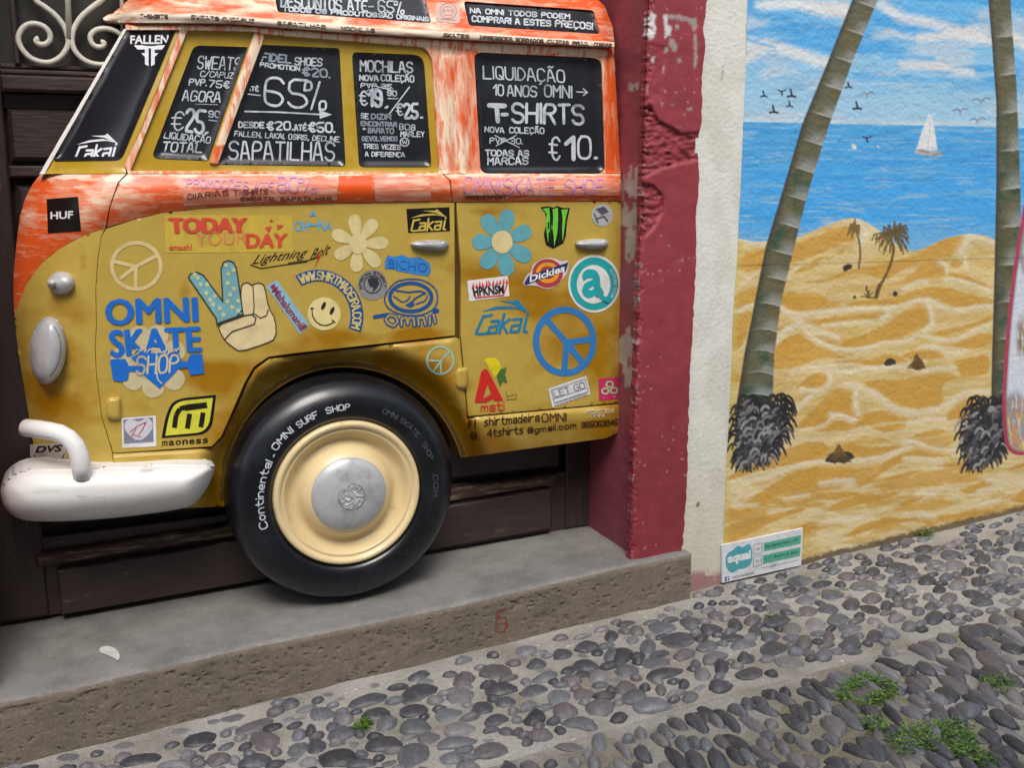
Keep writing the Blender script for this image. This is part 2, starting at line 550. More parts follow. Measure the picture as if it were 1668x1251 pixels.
# ------------------------------------------------------------------ materials of the place
ORANGE = rgb(226, 94, 38); CREAM = rgb(238, 218, 190); MUST = rgb(188, 161, 74); AMBER = rgb(160, 114, 6); DARKP = rgb(24, 26, 32)
m_orange_h = mat('orange_paint_brushed_along', ORANGE, .38, c2=CREAM, c2t=.56, c2scale=6, c2w=.15, stretch=(1.8, 1, 7), attrmix='wear', var=.08, bump=.12, bscale=30, c3=rgb(226, 138, 104), c3t=.55, c3scale=7, coat=.15)
m_orange_v = mat('orange_paint_brushed_down', ORANGE, .4, c2=CREAM, c2t=.54, c2scale=6, c2w=.15, stretch=(7.5, 1, 1.5), attrmix='wear', var=.08, bump=.12, bscale=30, c3=rgb(226, 138, 104), c3t=.55, c3scale=7, coat=.15)
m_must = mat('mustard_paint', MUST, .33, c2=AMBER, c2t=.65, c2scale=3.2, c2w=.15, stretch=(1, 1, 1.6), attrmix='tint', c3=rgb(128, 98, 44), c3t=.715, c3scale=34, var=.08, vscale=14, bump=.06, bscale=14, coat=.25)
m_amber = mat('amber_paint', rgb(180, 148, 36), .3, c2=MUST, c2t=.55, c2scale=5, c2w=.08, var=.07, vscale=10, bump=.06, bscale=14, coat=.3)
m_board = mat('blackboard_paint', rgb(24, 27, 33), .3, var=.25, vscale=5, bump=.05, bscale=10, coat=.35, c2=rgb(42, 46, 53), c2t=.6, c2scale=3, c2w=.12)
m_rubber = mat('tyre_paint', rgb(15, 17, 22), .30, var=.2, vscale=10, bump=.12, bscale=16, c2=rgb(26, 30, 37), c2t=.58, c2scale=5, coat=.25, c3=rgb(84, 86, 88), c3t=.735, c3scale=45)
m_rubber_old = m_rubber
m_cream = mat('cream_enamel', rgb(228, 206, 158), .35, var=.05, vscale=12, bump=.05, bscale=20, c2=rgb(190, 160, 110), c2t=.68, c2scale=9, c2w=.05, coat=.2)
m_white = mat('white_enamel', rgb(232, 231, 228), .38, var=.04, vscale=6, bump=.08, bscale=22, c2=rgb(176, 164, 150), c2t=.68, c2scale=10, c2w=.08, stretch=(1, 1, 4), coat=.2, c3=rgb(130, 122, 112), c3t=.78, c3scale=26)
m_silver = mat('silver_paint', rgb(190, 192, 194), .36, metal=.2, var=.12, vscale=20, bump=.08, bscale=40, c2=rgb(120, 122, 128), c2t=.6, c2scale=6, c2w=.1)
m_dark = mat('dark_backing', rgb(30, 22, 12), .7)
m_under = mat('mustard_undercoat', rgb(96, 74, 28), .7)
m_wood = mat('dark_brown_door_paint', rgb(57, 45, 43), .42, var=.28, vscale=9, bump=.5, bscale=18, stretch=(1, 1, 6), c2=rgb(104, 88, 72), c2t=.68, c2scale=9, c2w=.03)
m_wood_v = mat('dark_brown_door_paint_upright', rgb(54, 43, 41), .45, var=.25, vscale=9, bump=.3, bscale=18, stretch=(6, 1, 1), c2=rgb(130, 112, 88), c2t=.70, c2scale=7, c2w=.03)
m_glass = mat('dusty_dark_glass', rgb(58, 56, 52), .3, var=.3, vscale=5, bump=.15, bscale=5)
m_iron = mat('white_painted_iron', rgb(205, 203, 190), .45, var=.1, vscale=30, c2=rgb(150, 110, 60), c2t=.68, c2scale=25, c2w=.04, bump=.1)
m_line = mat('seam_dirt', rgb(70, 50, 20), .8)

# ------------------------------------------------------------------ the half van: relief surface over pixel coordinates of its real plane
XLp = [(-60, 235), (0, 215), (45, 204), (283, 66), (310, 45), (350, 33), (400, 26), (450, 22), (500, 22), (540, 26), (580, 31), (641, 41), (690, 49), (760, 60), (860, 85)]
XSp = [(-60, 320), (40, 298), (275, 208), (300, 190), (370, 172), (470, 157), (600, 157), (680, 166), (740, 184), (860, 190)]
def XL(y): return np.interp(y, [p[0] for p in XLp], [p[1] for p in XLp])
def XS(y): return np.interp(y, [p[0] for p in XSp], [p[1] for p in XSp])
BELTB = [(26, 510), (43, 462), (67, 429), (96, 405), (134, 384), (173, 371), (216, 358), (264, 346), (330, 339), (400, 335), (544, 331), (712, 329), (800, 329), (884, 329), (1013, 327)]
def YB(x): return np.interp(x, [p[0] for p in BELTB], [p[1] for p in BELTB])
def e_open(x, y): return (np.sqrt(((x - 562) / 196.) ** 2 + ((y - 800) / 202.) ** 2) - 1) * 199
YV = 3.35
def ysurf(x, y):
    x = np.asarray(x, float); y = np.asarray(y, float)
    xl, xs = XL(y), XS(y)
    s = np.clip((xs - x) / (xs - xl), 0, 1.1)
    Y = YV + np.where(y > 283, .19 * s ** 2.1, .13 * s ** 1.3)
    # belt swelling
    yb = YB(x)
    t = np.clip((y - 283) / (yb - 283), 0, 1)
    Y = Y - .024 * np.sin(PI * t) * ss(1.3, .8, s)
    # upper body set back and leaning
    Y = Y + .014 * ss(285, 279, y) + .00012 * np.clip(283 - y, 0, 400)
    # gentle swelling of the doors, tuck-under of the sill, turn at the rear
    Y = Y + .05 * np.clip((y - 660) / 85., 0, 1) ** 2 * ss(700, 770, x)
    Y = Y + .03 * np.clip((x - 985) / 28., 0, 1) ** 2
    Y = Y + .00002 * np.clip(y - 400, 0, 600) * .5
    return Y
def ylow(x, y):
    Y = ysurf(x, y)
    dc = seg_dist(x, y, CREASE)
    Y = Y - .013 * ss(0, 8, dc)
    e = e_open(x, y)
    return Y + .095 * (1 - ss(0, 56, e)) ** 1.25
CREASE = [(182, 738), (345, 729), (362, 712), (372, 690), (400, 625), (415, 600), (438, 583), (480, 577), (742, 548), (762, 680), (1014, 657)]

van = empty('camper_van_relief', at1(520, 975, YV), 'mustard and orange half camper van relief in the dark doorway, covered in stickers', 'van')

def wearf(lo, hi, seed=0):
    def f(x, y): return .5 + (fbm(x / 40., y / 40., seed, 3) - .5) * .5 + lo + 0 * x
    return f
def belt_wear(x, y):
    t = (y - 283) / np.maximum(YB(x) - 283, 20)
    w = .47 + .30 * (1 - ss(0, .14, t)) - .16 * ss(.6, .95, t) + (fbm(x / 60., y / 50., 5, 3) - .5) * .5
    w = w - .1 * ss(900, 1000, x) - .12 * ss(110, 60, x)
    return w
def tintf(x, y):
    w = np.full(x.shape, .40)
    for cx, cy, rx, ry, a in [(380, 602, 70, 16, .3), (345, 620, 40, 28, .35), (600, 548, 120, 12, .25), (690, 545, 60, 20, .3), (880, 480, 70, 60, .3), (990, 570, 45, 120, .32), (925, 560, 60, 60, .3),
                             (790, 345, 30, 8, .35), (790, 445, 60, 25, .3), (100, 640, 70, 110, .34), (120, 500, 30, 40, .25), (135, 425, 9, 30, .3), (300, 470, 12, 25, .28), (250, 745, 50, 8, .3), (700, 610, 60, 30, .3), (740, 700, 25, 50, .3), (800, 735, 90, 12, .3), (960, 705, 60, 30, .25), (860, 665, 50, 10, .15)]:
        w = w + a * np.exp(-(((x - cx) / rx) ** 2 + ((y - cy) / ry) ** 2))
    w = w + .42 * np.exp(-(np.maximum(e_open(x, y), 0) / 55.) ** 2) + .2 * ss(690, 740, y) * (x > 700)  # amber deepens round the arch and low sill, painting in their shading
    return w + (fbm(x / 45., y / 30., 9, 3) - .5) * .3
WEAR = {'wear': ('f', wearf(0, 0))}
TINT = {'tint': ('f', tintf)}

# dark body behind all panel gaps
SEAM = [(206, 284), (192, 297), (179, 335), (172, 371), (165, 385), (159, 424), (156, 472), (157, 532), (155, 565), (157, 608), (166, 680), (184, 738)]
arch = [(x, y) for x, y in ell(562, 800, 198, 204, 40, 196, -17)]      # left foot over the top to the right foot
arch = [(562 + 198 * math.cos(R(a)), 800 - 204 * math.sin(R(a))) for a in np.linspace(-8, 184, 30)]   # right -> top -> left
archL = [p for p in arch]
sil_left = [(float(XL(y)) + 1, y) for y in (690, 641, 580, 540, 500, 450, 400, 350, 310, 284)]
back_out = [(70, 284), (206, 40), (1000, 77), (1011, 283), (1013, 655), (1013, 690), (1003, 706), (985, 714), (758, 744)] + [p for p in reversed([(562 + 198 * math.cos(R(a)), 800 - 204 * math.sin(R(a))) for a in np.linspace(184, 17, 26)])] + [(350, 822), (100, 835), (60, 760)] + sil_left[:-1]
sheet('inner_shell', back_out, m_under, van, lambda x, y: ysurf(x, y) + .03 + .05 * (1 - ss(0, 50, np.maximum(e_open(x, y), 0))), step=14, skirt=.2)

G = .45
# nose, lower front
nose = [(float(XL(y)), y) for y in (514, 540, 580, 641, 690, 730, 775)] + [(66, 800), (186, 800), (183, 738)] + [(p[0] - G, p[1]) for p in reversed(SEAM[3:-1])] + [(p[0], p[1] + .6) for p in reversed(BELTB[1:5])]
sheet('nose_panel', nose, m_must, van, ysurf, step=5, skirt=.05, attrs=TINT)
fd = [(p[0] + G, p[1]) for p in SEAM[3:]] + [(345, 727), (360, 711), (370, 689), (398, 624), (413, 598), (437, 581), (480, 575), (741, 546), (740, 330)] + [(p[0], p[1] + .6) for p in reversed(BELTB[6:12])]
fd[0] = (173, 372.5)
fdo = rpoly(fd, 3, 2)
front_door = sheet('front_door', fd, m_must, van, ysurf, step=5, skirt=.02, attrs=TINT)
rd = [(743.5, 330), (751, 440), (750.5, 545), (763, 678), (1013, 655.5), (1013, 328)]
rear_door = sheet('rear_door', rd, m_must, van, ysurf, step=5, skirt=.02, attrs=TINT)
low = [(184, 740), (345, 731), (364, 713), (374, 691), (402, 626), (416, 602), (439, 585), (480, 579), (742, 550), (749, 552), (761, 681), (1014, 658), (1014, 690), (1004, 706), (986, 714), (757, 745)] + \
      [(562 + 196 * math.cos(R(a)), 800 - 202 * math.sin(R(a))) for a in np.linspace(16, 187, 40)] + [(345, 826), (300, 828), (188, 800)]
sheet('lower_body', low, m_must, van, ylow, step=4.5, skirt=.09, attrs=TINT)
# orange belt
bl = [(float(XL(y)), y) for y in (510, 480, 450, 420, 388, 350, 323, 300, 284)] + [(205, 283)] + [(p[0] - G, p[1]) for p in SEAM[1:4]] + list(reversed(BELTB[0:6]))[1:]
sheet('front_belt_panel', bl, m_orange_h, van, ysurf, step=4, skirt=.05, attrs={'wear': ('f', belt_wear)})
bm = [(208, 283.5), (720, 282.5), (732, 294), (736, 329)] + list(reversed(BELTB[6:11])) + [(174, 370), (180, 336), (194, 297)]
sheet('door_belt_panel', bm, m_orange_h, van, ysurf, step=4, skirt=.03, attrs={'wear': ('f', belt_wear)})
br = [(722.5, 282.5), (1011, 283), (1013, 327), (738, 329), (734.5, 294)]
sheet('rear_belt_panel', br, m_orange_h, van, ysurf, step=4, skirt=.03, attrs={'wear': ('f', belt_wear)})
# greenhouse
framez = rpoly([(306, 48), (418, 50), (435, 55), (693, 76), (704, 95), (716, 281), (212, 278)], [4, 2, 2, 14, 6, 3, 3])
b4 = rpoly([(772, 84), (980, 94), (986, 282), (783, 282)], [14, 16, 12, 12])
def yup(x, y):
    g = np.interp(x, [168, 201, 312, 380, 560, 700, 1000], [34, 37, 37, 38, 52, 61, 77])
    d = y - g
    return ysurf(x, y) - .012 * ss(16, 8, d) * ss(1, 6, d) + .01 * ss(4, 0, d) - .006 * np.exp(-((np.abs(x - 742) - 12) / 9.) ** 2) * (y > 90)
def upwear(x, y):
    g = np.interp(x, [168, 201, 312, 380, 560, 700, 1000], [34, 37, 37, 38, 52, 61, 77])
    d = y - g
    w = .53 + .35 * ss(3, 7, d) * ss(18, 12, d) - .5 * ss(4, 0, d) + (fbm(x / 18., y / 60., 3, 3) - .5) * .5 - .4 * ss(984, 992, x) + .22 * np.exp(-(seg_dist(x, y, [(300, 40), (262, 140)]) / 6.) ** 2)
    return w
up = [(204, 36), (300, 36), (380, 37.5), (560, 51.5), (700, 60), (1000, 77), (1011, 282), (713, 282.5), (209, 282.5), (203, 268), (230, 211), (261, 134), (293, 48), (206, 48)]
sheet('window_surround', up, m_orange_v, van, yup, holes=[framez, b4], step=4, skirt=.035, attrs={'wear': ('f', upwear)})
sheet('door_window_frame', rpoly([(304, 47), (418, 49), (435, 54), (694, 75), (705.5, 95), (717.5, 282), (211, 279)], [4, 2, 2, 14, 6, 3, 3]), m_amber, van, lambda x, y: ysurf(x, y) + .012, step=5, skirt=.02,
      holes=[rpoly([(316, 73), (404, 76), (339, 262), (246, 258)], [12, 4, 4, 14]), rpoly([(427, 72), (553, 78), (563, 271), (351, 268)], 5), rpoly([(573, 84), (690, 89), (703, 272), (585, 272)], [10, 18, 8, 8])])
div = [(417, 46), (434, 50), (355, 266), (342, 265)]
sheet('window_divider', div, m_orange_v, van, lambda x, y: ysurf(x, y) - .004 * np.cos(np.clip(seg_dist(x, y, [(425, 48), (348, 265)]) / 8, 0, 1) * 1.5) + .004, step=4, skirt=.03, attrs={'wear': ('f', lambda x, y: .68 + 0 * x - .3 * (y > 235))})
ws = rpoly([(208, 47), (288, 43), (197, 260), (86, 262)], [4, 5, 12, 6])
sheet('windscreen_frame', [(205, 43), (291, 41), (292, 49), (260, 134), (229, 211), (203, 268), (206, 282), (68, 283)], m_amber, van, lambda x, y: ysurf(x, y) + .004, holes=[ws], step=5, skirt=.03)
def board(name, poly, add=.02, step=5, label=None):
    poly = [p for p in poly]
    o = sheet(name, poly, m_board, van, lambda x, y: ysurf(x, y) + add - .010 * (1 - ss(0, 8, seg_dist(x, y, poly, True))), step=step, bstep=3, skirt=.01)
    if label: o['label'] = label
    return o
windscreen = board('windscreen', ws, .010, label='black painted windscreen')
wt = sheet('windscreen_trim', [(201, 47), (207, 46), (84, 262), (72, 283), (64, 283)], m_white, van, lambda x, y: ysurf(x, y) - .004, step=3, skirt=.02)
B1 = board('window_chalkboard', rpoly([(317, 74), (403, 77), (338, 261), (247, 257)], [12, 4, 4, 14]), label='slanted front quarter window chalkboard advertising sweats')
B2 = board('window_chalkboard', rpoly([(428, 73), (552, 79), (562, 270), (352, 267)], 5), label='wide chalkboard with 65% and an arrow')
B3 = board('window_chalkboard', rpoly([(574, 85), (689, 90), (702, 271), (586, 271)], [10, 18, 8, 8]), label='narrow chalkboard headed MOCHILAS')
B4 = board('window_chalkboard', rpoly([(773, 85), (979, 95), (985, 281), (784, 281)], [14, 16, 12, 12]), .014, label='rear window chalkboard advertising t-shirts')
# roof
GT = ([168, 201, 312, 380, 560, 700, 1001], [27, 19, 21, 25, 40, 49, 68])
def yroof(x, y):
    g = np.interp(x, *GT)
    return ysurf(x, y) - .012 + .0011 * np.clip(g - y, 0, 200) + .05 * ss(250, 185, x) + .04 * ss(975, 1003, x)
b5 = rpoly([(445, -24), (691, -10), (703, 37), (452, 19)], 5); b6 = rpoly([(755, 1), (967, 16), (978, 55), (764, 41)], [6, 6, 5, 6])
roof = [(181, 24), (201, 19.5), (312, 21), (380, 25.5), (560, 40.5), (700, 49.5), (1001, 68.5), (998, 42), (985, 9), (960, -14), (700, -60), (300, -60), (232, -20), (206, 2)]
roofo = sheet('roof_panel', roof, m_orange_h, van, yroof, holes=[b5, b6], step=4.5, skirt=.05, attrs={'wear': ('f', lambda x, y: .55 + (fbm(x / 60., y / 12., 8, 3) - .5) * .7 - .12 * ss(700, 900, x))})
def bboard(name, poly, label):
    o = sheet(name, poly, m_board, van, lambda x, y: yroof(x, y) + .012 - .004 * (1 - ss(0, 5, seg_dist(x, y, poly, True))), step=5, bstep=3, skirt=.02)
    o['label'] = label
    return o
B5 = bboard('roof_chalkboard', b5, 'front roof window chalkboard with discounts'); B6 = bboard('roof_chalkboard', b6, 'rear roof window chalkboard')
gut = [(168, 28), (176, 23), (201, 19), (312, 21), (380, 25), (560, 40), (700, 49), (1001, 68), (1001, 76), (780, 64), (560, 51), (380, 37), (312, 36), (201, 36), (176, 34), (168, 31)]
def ygut(x, y):
    g = np.interp(x, *GT)
    t = np.clip((y - g) / 12., 0, 1)
    return ysurf(x, y) - .030 - .010 * np.sin(PI * t) + .07 * ss(230, 168, x)
sheet('roof_gutter', gut, mat('worn_white_gutter', rgb(226, 212, 192), .5, c2=rgb(205, 140, 105), c2t=.60, c2scale=9, c2w=.06, stretch=(1, 1, 8), bump=.1), van, ygut, step=4, skirt=.05)

# bumper and its guard tube
bo = [(0, 800), (4, 786), (16, 774), (34, 764), (60, 760), (100, 761), (200, 757), (300, 751), (352, 754), (347, 775), (335, 800), (318, 820), (300, 829), (200, 843), (120, 849), (60, 850), (30, 846), (10, 832), (2, 815)]
bos = smooth(bo, 1)
def ybump(x, y):
    d = seg_dist(x, y, bos, True)
    b = np.sqrt(np.clip(1 - (1 - np.clip(d / 40., 0, 1)) ** 2, 0, 1))
    return 3.35 - .125 * b - .012 + .10 * np.clip((150 - x) / 150., 0, 1) ** 2
bumper = sheet('front_bumper', bos, m_white, van, ybump, step=4, skirt=.12)
tp = [(38, 702, 3.42), (46, 697, 3.37), (60, 699, 3.33), (80, 702, 3.29), (98, 706, 3.265), (112, 714, 3.25), (123, 727, 3.24), (129, 742, 3.235), (132, 758, 3.235), (134, 778, 3.24)]
v, f = tube_vf([at1(*p) for p in tp], [.016] + [.0275] * 8 + [.026], 14)
build('bumper_guard', v, f, m_white, van)
# lamps, handles, hinges
def dome(name, outline, m, parent, h, base=0, yf=ysurf, step=2.5, r=None, power=.5):
    A = np.array(outline); c = A.mean(0); rr = r or min(np.ptp(A[:, 0]), np.ptp(A[:, 1])) / 2
    def f(x, y):
        d = seg_dist(x, y, outline, True)
        return yf(x, y) - base - h * np.clip(1 - (1 - np.clip(d / rr, 0, 1)) ** 2, 0, 1) ** power
    return sheet(name, outline, m, parent, f, step=step, skirt=.02)
hl = dome('headlight', ell(78, 571, 30, 55, 36, rot=-4), m_silver, van, .075, .006, yf=lambda x, y: np.interp(x, [40, 120], [3.44, 3.365]))
Shape().line(ell(72, 571, 27, 46, 30, -62, 62, rot=-4), 1.3).put('lens_rim', flat(120, 116, 120), hl, lambda x, y: np.interp(x, [40, 120], [3.44, 3.365]) - .006 - .075 * np.sqrt(np.clip(1 - (1 - np.clip(seg_dist(x, y, ell(78, 571, 30, 55, 36, rot=-4), True) / 30, 0, 1)) ** 2, 0, 1)), .002)
ts = dome('turn_signal', ell(100, 461, 22, 19, 30), m_silver, van, .05, .004, yf=lambda x, y: np.interp(x, [75, 125], [3.405, 3.37]))
dome('lamp_tip', ell(84, 461, 8, 7, 20), m_silver, ts, .02, .045, yf=lambda x, y: np.interp(x, [75, 125], [3.405, 3.37]))
h1 = dome('door_handle', smooth([(667, 399), (676, 392), (720, 390), (730, 393), (732, 400), (728, 407), (715, 409), (685, 407)], 2), m_silver, van, .028, .004)
dome('handle_lock', ell(723, 398, 5, 5, 14), m_silver, h1, .004, .028, power=.3)
h2 = dome('door_handle', smooth([(936, 397), (944, 391), (980, 388), (990, 391), (992, 398), (986, 405), (970, 406), (945, 404)], 2), m_silver, van, .028, .004)
dome('handle_lock', ell(984, 396, 5, 5, 14), m_silver, h2, .004, .028, power=.3)
for pts in ([(172, 649), (193, 646), (197, 650), (198, 680), (192, 684), (176, 683), (173, 676)], [(740, 600), (760, 598), (763, 601), (763, 629), (758, 635), (745, 635), (741, 628)]):
    dome('hinge', smooth(pts, 1), m_must, van, .018, .004, r=7)

# ------------------------------------------------------------------ wheel (a part of the van): turned round an axis square to the wall
YT = 3.285
wc = at1(567.5, 804, YT)
def lathe(name, prof, m, parent, n=96):
    V, F = [], []
    for (r, dy) in prof:
        for k in range(n):
            a = 2 * PI * k / n
            V.append((wc[0] + r * math.cos(a), YT + dy, wc[2] + r * math.sin(a)))
    for i in range(len(prof) - 1):
        for k in range(n):
            F.append((i * n + k, i * n + (k + 1) % n, (i + 1) * n + (k + 1) % n, (i + 1) * n + k))
    if prof[-1][0] < .02: F.append(tuple((len(prof) - 1) * n + k for k in range(n)))
    return build(name, V, F, m, parent)
wheel = lathe('wheel', [(.36, .17), (.2, .17), (.2, .05)], m_dark, van)
TP = [(.36, .19), (.384, .16), (.391, .12), (.391, .08), (.385, .05), (.374, .026), (.357, .009), (.335, -.004), (.312, -.012), (.29, -.013), (.27, -.008), (.258, 0), (.250, .012), (.246, .03)]
tyre = lathe('tyre', TP, m_rubber, wheel)
rim = lathe('rim', [(.249, .03), (.250, .008), (.247, -.006), (.240, -.011), (.231, -.008), (.226, 0), (.222, .004), (.217, .0), (.211, .006), (.203, .026), (.192, .040), (.178, .046), (.168, .043), (.160, .032), (.152, .014), (.142, 0), (.130, -.010), (.120, -.015)], m_cream, wheel)
cap = lathe('hubcap', [(.128, -.008), (.127, -.013), (.124, -.017), (.11, -.026), (.09, -.034), (.066, -.040), (.045, -.043)], m_silver, wheel)
V, F = [], []
for i, r in enumerate((.046, .044, .042, .034, .026, .018, .010, .001)):
    for k in range(28):
        a = 2 * PI * k / 28
        V.append((wc[0] + r * math.cos(a), YT - .043 + (.003 if i == 1 else -.001 if i == 0 else random.uniform(-.005, .001)), wc[2] + r * math.sin(a)))
for i in range(7):
    for k in range(28): F.append((i * 28 + k, i * 28 + (k + 1) % 28, (i + 1) * 28 + (k + 1) % 28, (i + 1) * 28 + k))
build('hubcap_emblem', V, F, m_silver, wheel, smooth_=False)['label'] = 'rough worn round emblem'
def tyre_lift(a, r):
    y = np.interp(r, [p[0] for p in TP[::-1][2:]], [p[1] for p in TP[::-1][2:]])
    return (wc[0] + r * math.cos(R(a)), YT + y - .0015, wc[2] + r * math.sin(R(a)))
S = Shape()
def tyre_text(s, a0, a1, r0, r1, w):
    T = Shape(); htext(T, s, lambda x, y: (x * 1.0, y), w, jit=.1)
_ = 0
# lettering is set out in (angle, radius): stroke width is evened out by working in centimetres of arc
def arcput(s, a0, a1, r, h, w):
    rm = r + h / 2
    L = R(a0 - a1) * rm
    T = Shape(); htext(T, s, lambda x, y: (x * L, y * h), w, jit=.1)
    b = len(S.v)
    S.v += [(a0 - math.degrees(p[0] / rm), r + p[1]) for p in T.v]; S.f += [tuple(b + i for i in q) for q in T.f]
arcput('Continental', 196, 151, .283, .024, .0042)
S.put('maker_lettering', flat(205, 212, 222), tyre, lifter=tyre_lift); S = Shape()
arcput('.', 147.5, 146, .29, .01, .005); arcput('OMNI', 143, 127, .292, .021, .004); arcput('SURF', 123, 109, .290, .020, .004); arcput('SHOP', 103, 88, .290, .019, .004)
S.put('tyre_lettering', flat(205, 212, 222), tyre, lifter=tyre_lift)
S = Shape()
for s_, a0, a1 in (('OMNI SKATE', 66, 36), ('SHOP', 30, 18), ('.COM', 8, -8)):
    arcput(s_, a0, a1, .295, .016, .0022)
for k in range(170):
    a = random.gauss(-55, 42); r = random.uniform(.29, .372); q = random.uniform(.0008, .003)
    S.poly([(a, r), (a + math.degrees(q / r) * random.uniform(.6, 3), r + random.uniform(-q, q)), (a + .2, r + q)])
S.put('paint_specks', flat(86, 92, 98), tyre, lifter=tyre_lift)['kind'] = 'stuff'

# ------------------------------------------------------------------ chalk lettering on the boards
CH = mat('white_chalk', rgb(200, 208, 216), .8, c2=rgb(120, 130, 142), c2t=.58, c2scale=16, c2w=.12, c3=rgb(60, 66, 74), c3t=.66, c3scale=60)
CHD = flat(140, 152, 165, .7)
def yb_(x, y): return ysurf(x, y) + .020
def yb4(x, y): return ysurf(x, y) + .014
def lines(board, yf, rows, m=CH, lift=.0015, name='chalk_lettering'):
    S = Shape()
    for r in rows:
        s, x0, y0, x1, y1, h, w = r[:7]
        sl = r[7] if len(r) > 7 else 0
        htext(S, s, BL(x0, y0, x1, y1, h, sl), w)
    return S, (lambda: S.put(name, m, board, yf, lift))
S, done = lines(B1, yb_, [('SWEATS', 321, 111, 390, 114, 20, 2.4, 3), ('C/CAPUZ', 326, 124, 379, 127, 9, 1.7, 2), ('PVP.', 308, 138, 336, 139, 10, 2.2, 1), ('75€', 340, 141, 373, 143, 11, 2.2, 1), ('AGORA', 297, 163, 358, 166, 16, 2.4, 3),
    ('25', 300, 213, 330, 217, 36, 5, 5), (',', 335, 216, 338, 216, 5, 4), ('90', 340, 190, 358, 191, 10, 2), ('LIQUIDAÇÃO', 267, 224, 342, 233, 10, 2, 2), ('TOTAL', 264, 246, 328, 248, 15, 2.8, 3)])
htext(S, '€', BL(278, 211, 298, 212, 30, 3), 2.6)
S.line([(340, 195), (355, 197)], 1.6); S.line([(264, 250), (282, 251)], 1.2); S.line([(318, 169), (355, 170)], .8)
done()
S, done = lines(B2, yb_, [('SHOES', 480, 105, 524, 107, 12, 2.4, 1), ('PROMOTION', 424, 108, 488, 115, 7, 2), ('ATÉ', 403, 147, 421, 148, 7, 1.8), ('65', 431, 170, 499, 176, 45, 4.2, 2), ('%', 500, 177, 531, 178, 44, 3.6, 2),
    ('DESDE', 389, 207, 430, 208, 9, 2.4), ('€20.', 435, 211, 477, 211, 13, 3), ('ATÉ', 480, 212, 499, 212, 9, 2.2), ('€50.', 503, 214, 545, 215, 15, 3.4), ('FALLEN, LAKAI, OSIRIS, DECLINE...', 382, 221, 558, 231, 8, 1.6, 1), ('SAPATILHAS', 373, 259, 544, 261, 29, 3.2, 1)])
S.line([(399, 152), (424, 155)], 2); S.line([(399, 181), (450, 182), (522, 186)], 2.6); S.poly([(520, 179), (541, 186), (521, 193)])
done()
S = Shape(); htext(S, 'FIDEL', BL(427, 98, 474, 102, 12, 1), 3); htext(S, '€20.', BL(493, 122, 537, 126, 13), 3.2); S.put('chalk_lettering', CHD, B2, yb_, .0015)
S, done = lines(B3, yb_, [('MOCHILAS', 587, 115, 672, 118, 17, 2.8), ('NOVA', 586, 130, 616, 131, 8, 2.4), ('COLEÇÃO', 621, 131, 674, 133, 10, 2.2), ('PVP 35.', 588, 142, 640, 144, 7, 1.7), ('€', 585, 170, 598, 171, 22, 3), ('19', 601, 171, 621, 173, 25, 5.4), (',', 628, 174, 631, 174, 5, 4),
    ('90', 631, 155, 646, 156, 8, 2), ('€', 646, 187, 656, 188, 19, 2.6), ('25', 658, 192, 680, 192, 23, 4.6), ('.', 686, 191, 688, 191, 3, 4), ('SE', 588, 192, 600, 193, 8, 2), ('+', 588, 214, 596, 214, 9, 1.8), ('BOB', 651, 210, 676, 212, 9, 1.8), ('MARLEY', 653, 222, 691, 222, 8, 1.8), ('TRES VEZES', 592, 241, 652, 243, 7, 1.7), ('A DIFERENÇA', 595, 254, 659, 255, 7, 1.8)])
S.line([(632, 160), (648, 160)], 1.8); S.line([(635, 184), (667, 141)], 2.2); S.line([(598, 136), (640, 147)], 1.3); S.line([(598, 147), (638, 137)], 1.3); S.ring(659, 231, 8, 7.5, 1.8, 20); htext(S, 'W', BL(655, 234, 663, 234, 7), 1.3)
done()
S = Shape()
for s_, x0, y0, x1, y1, h in (('DIZIR', 605, 193, 637, 194, 8), ('ENCONTRAR', 588, 204, 646, 206, 7), ('BARATO', 600, 216, 641, 217, 8), ('DEVOLVEMOS', 590, 229, 647, 229, 7)): htext(S, s_, BL(x0, y0, x1, y1, h), 2)
S.put('chalk_lettering', CHD, B3, yb_, .0015)
S, done = lines(B4, yb4, [('LIQUIDAÇÃO', 788, 127, 920, 134, 20, 2.6, -1), ('10', 804, 154, 820, 155, 17, 2.4), ('ANOS', 827, 156, 874, 157, 17, 2.6), ('OMNI', 887, 157, 931, 159, 19, 2.6), ('SHIRTS', 835, 199, 950, 202, 31, 4.7), ('NOVA', 790, 214, 821, 216, 8, 2), ('COLEÇÃO', 830, 216, 886, 217, 9, 2),
    ('PVP 30.', 798, 233, 851, 234, 9, 1.6), ('TODAS AS', 791, 253, 861, 254, 9, 2.4), ('MARCAS', 795, 268, 860, 267, 11, 2.6), ('€', 895, 259, 912, 260, 36, 3.4), ('1', 922, 258, 934, 259, 36, 7), ('0', 942, 258, 962, 258, 36, 4), ('.', 969, 257, 972, 257, 4, 5)])
S.line([(939, 149), (956, 150)], 1.8); S.line([(950, 144), (957, 150), (950, 155)], 1.8); S.line([(797, 171), (822, 172)], 8); S.line([(809, 172), (811, 197)], 7.5); S.line([(818, 186), (826, 186)], 6)
S.line([(806, 220), (846, 240)], 1.4); S.line([(808, 237), (841, 220)], 1.4)
done()
S, done = lines(B5, lambda x, y: yroof(x, y) + .010, [('DESCONTOS', 458, 10, 556, 17, 18, 3), ('ATÉ', 567, 15, 598, 17, 16, 3), ('-', 601, 15, 608, 15, 10, 2.4), ('65%', 616, 18, 658, 22, 19, 2.6), ('TODOS OS PRODUTOS', 461, 17, 614, 27, 6.5, 2.4), ('SÃO ORIGINAIS', 617, 27, 698, 34, 6.5, 2)])
done()
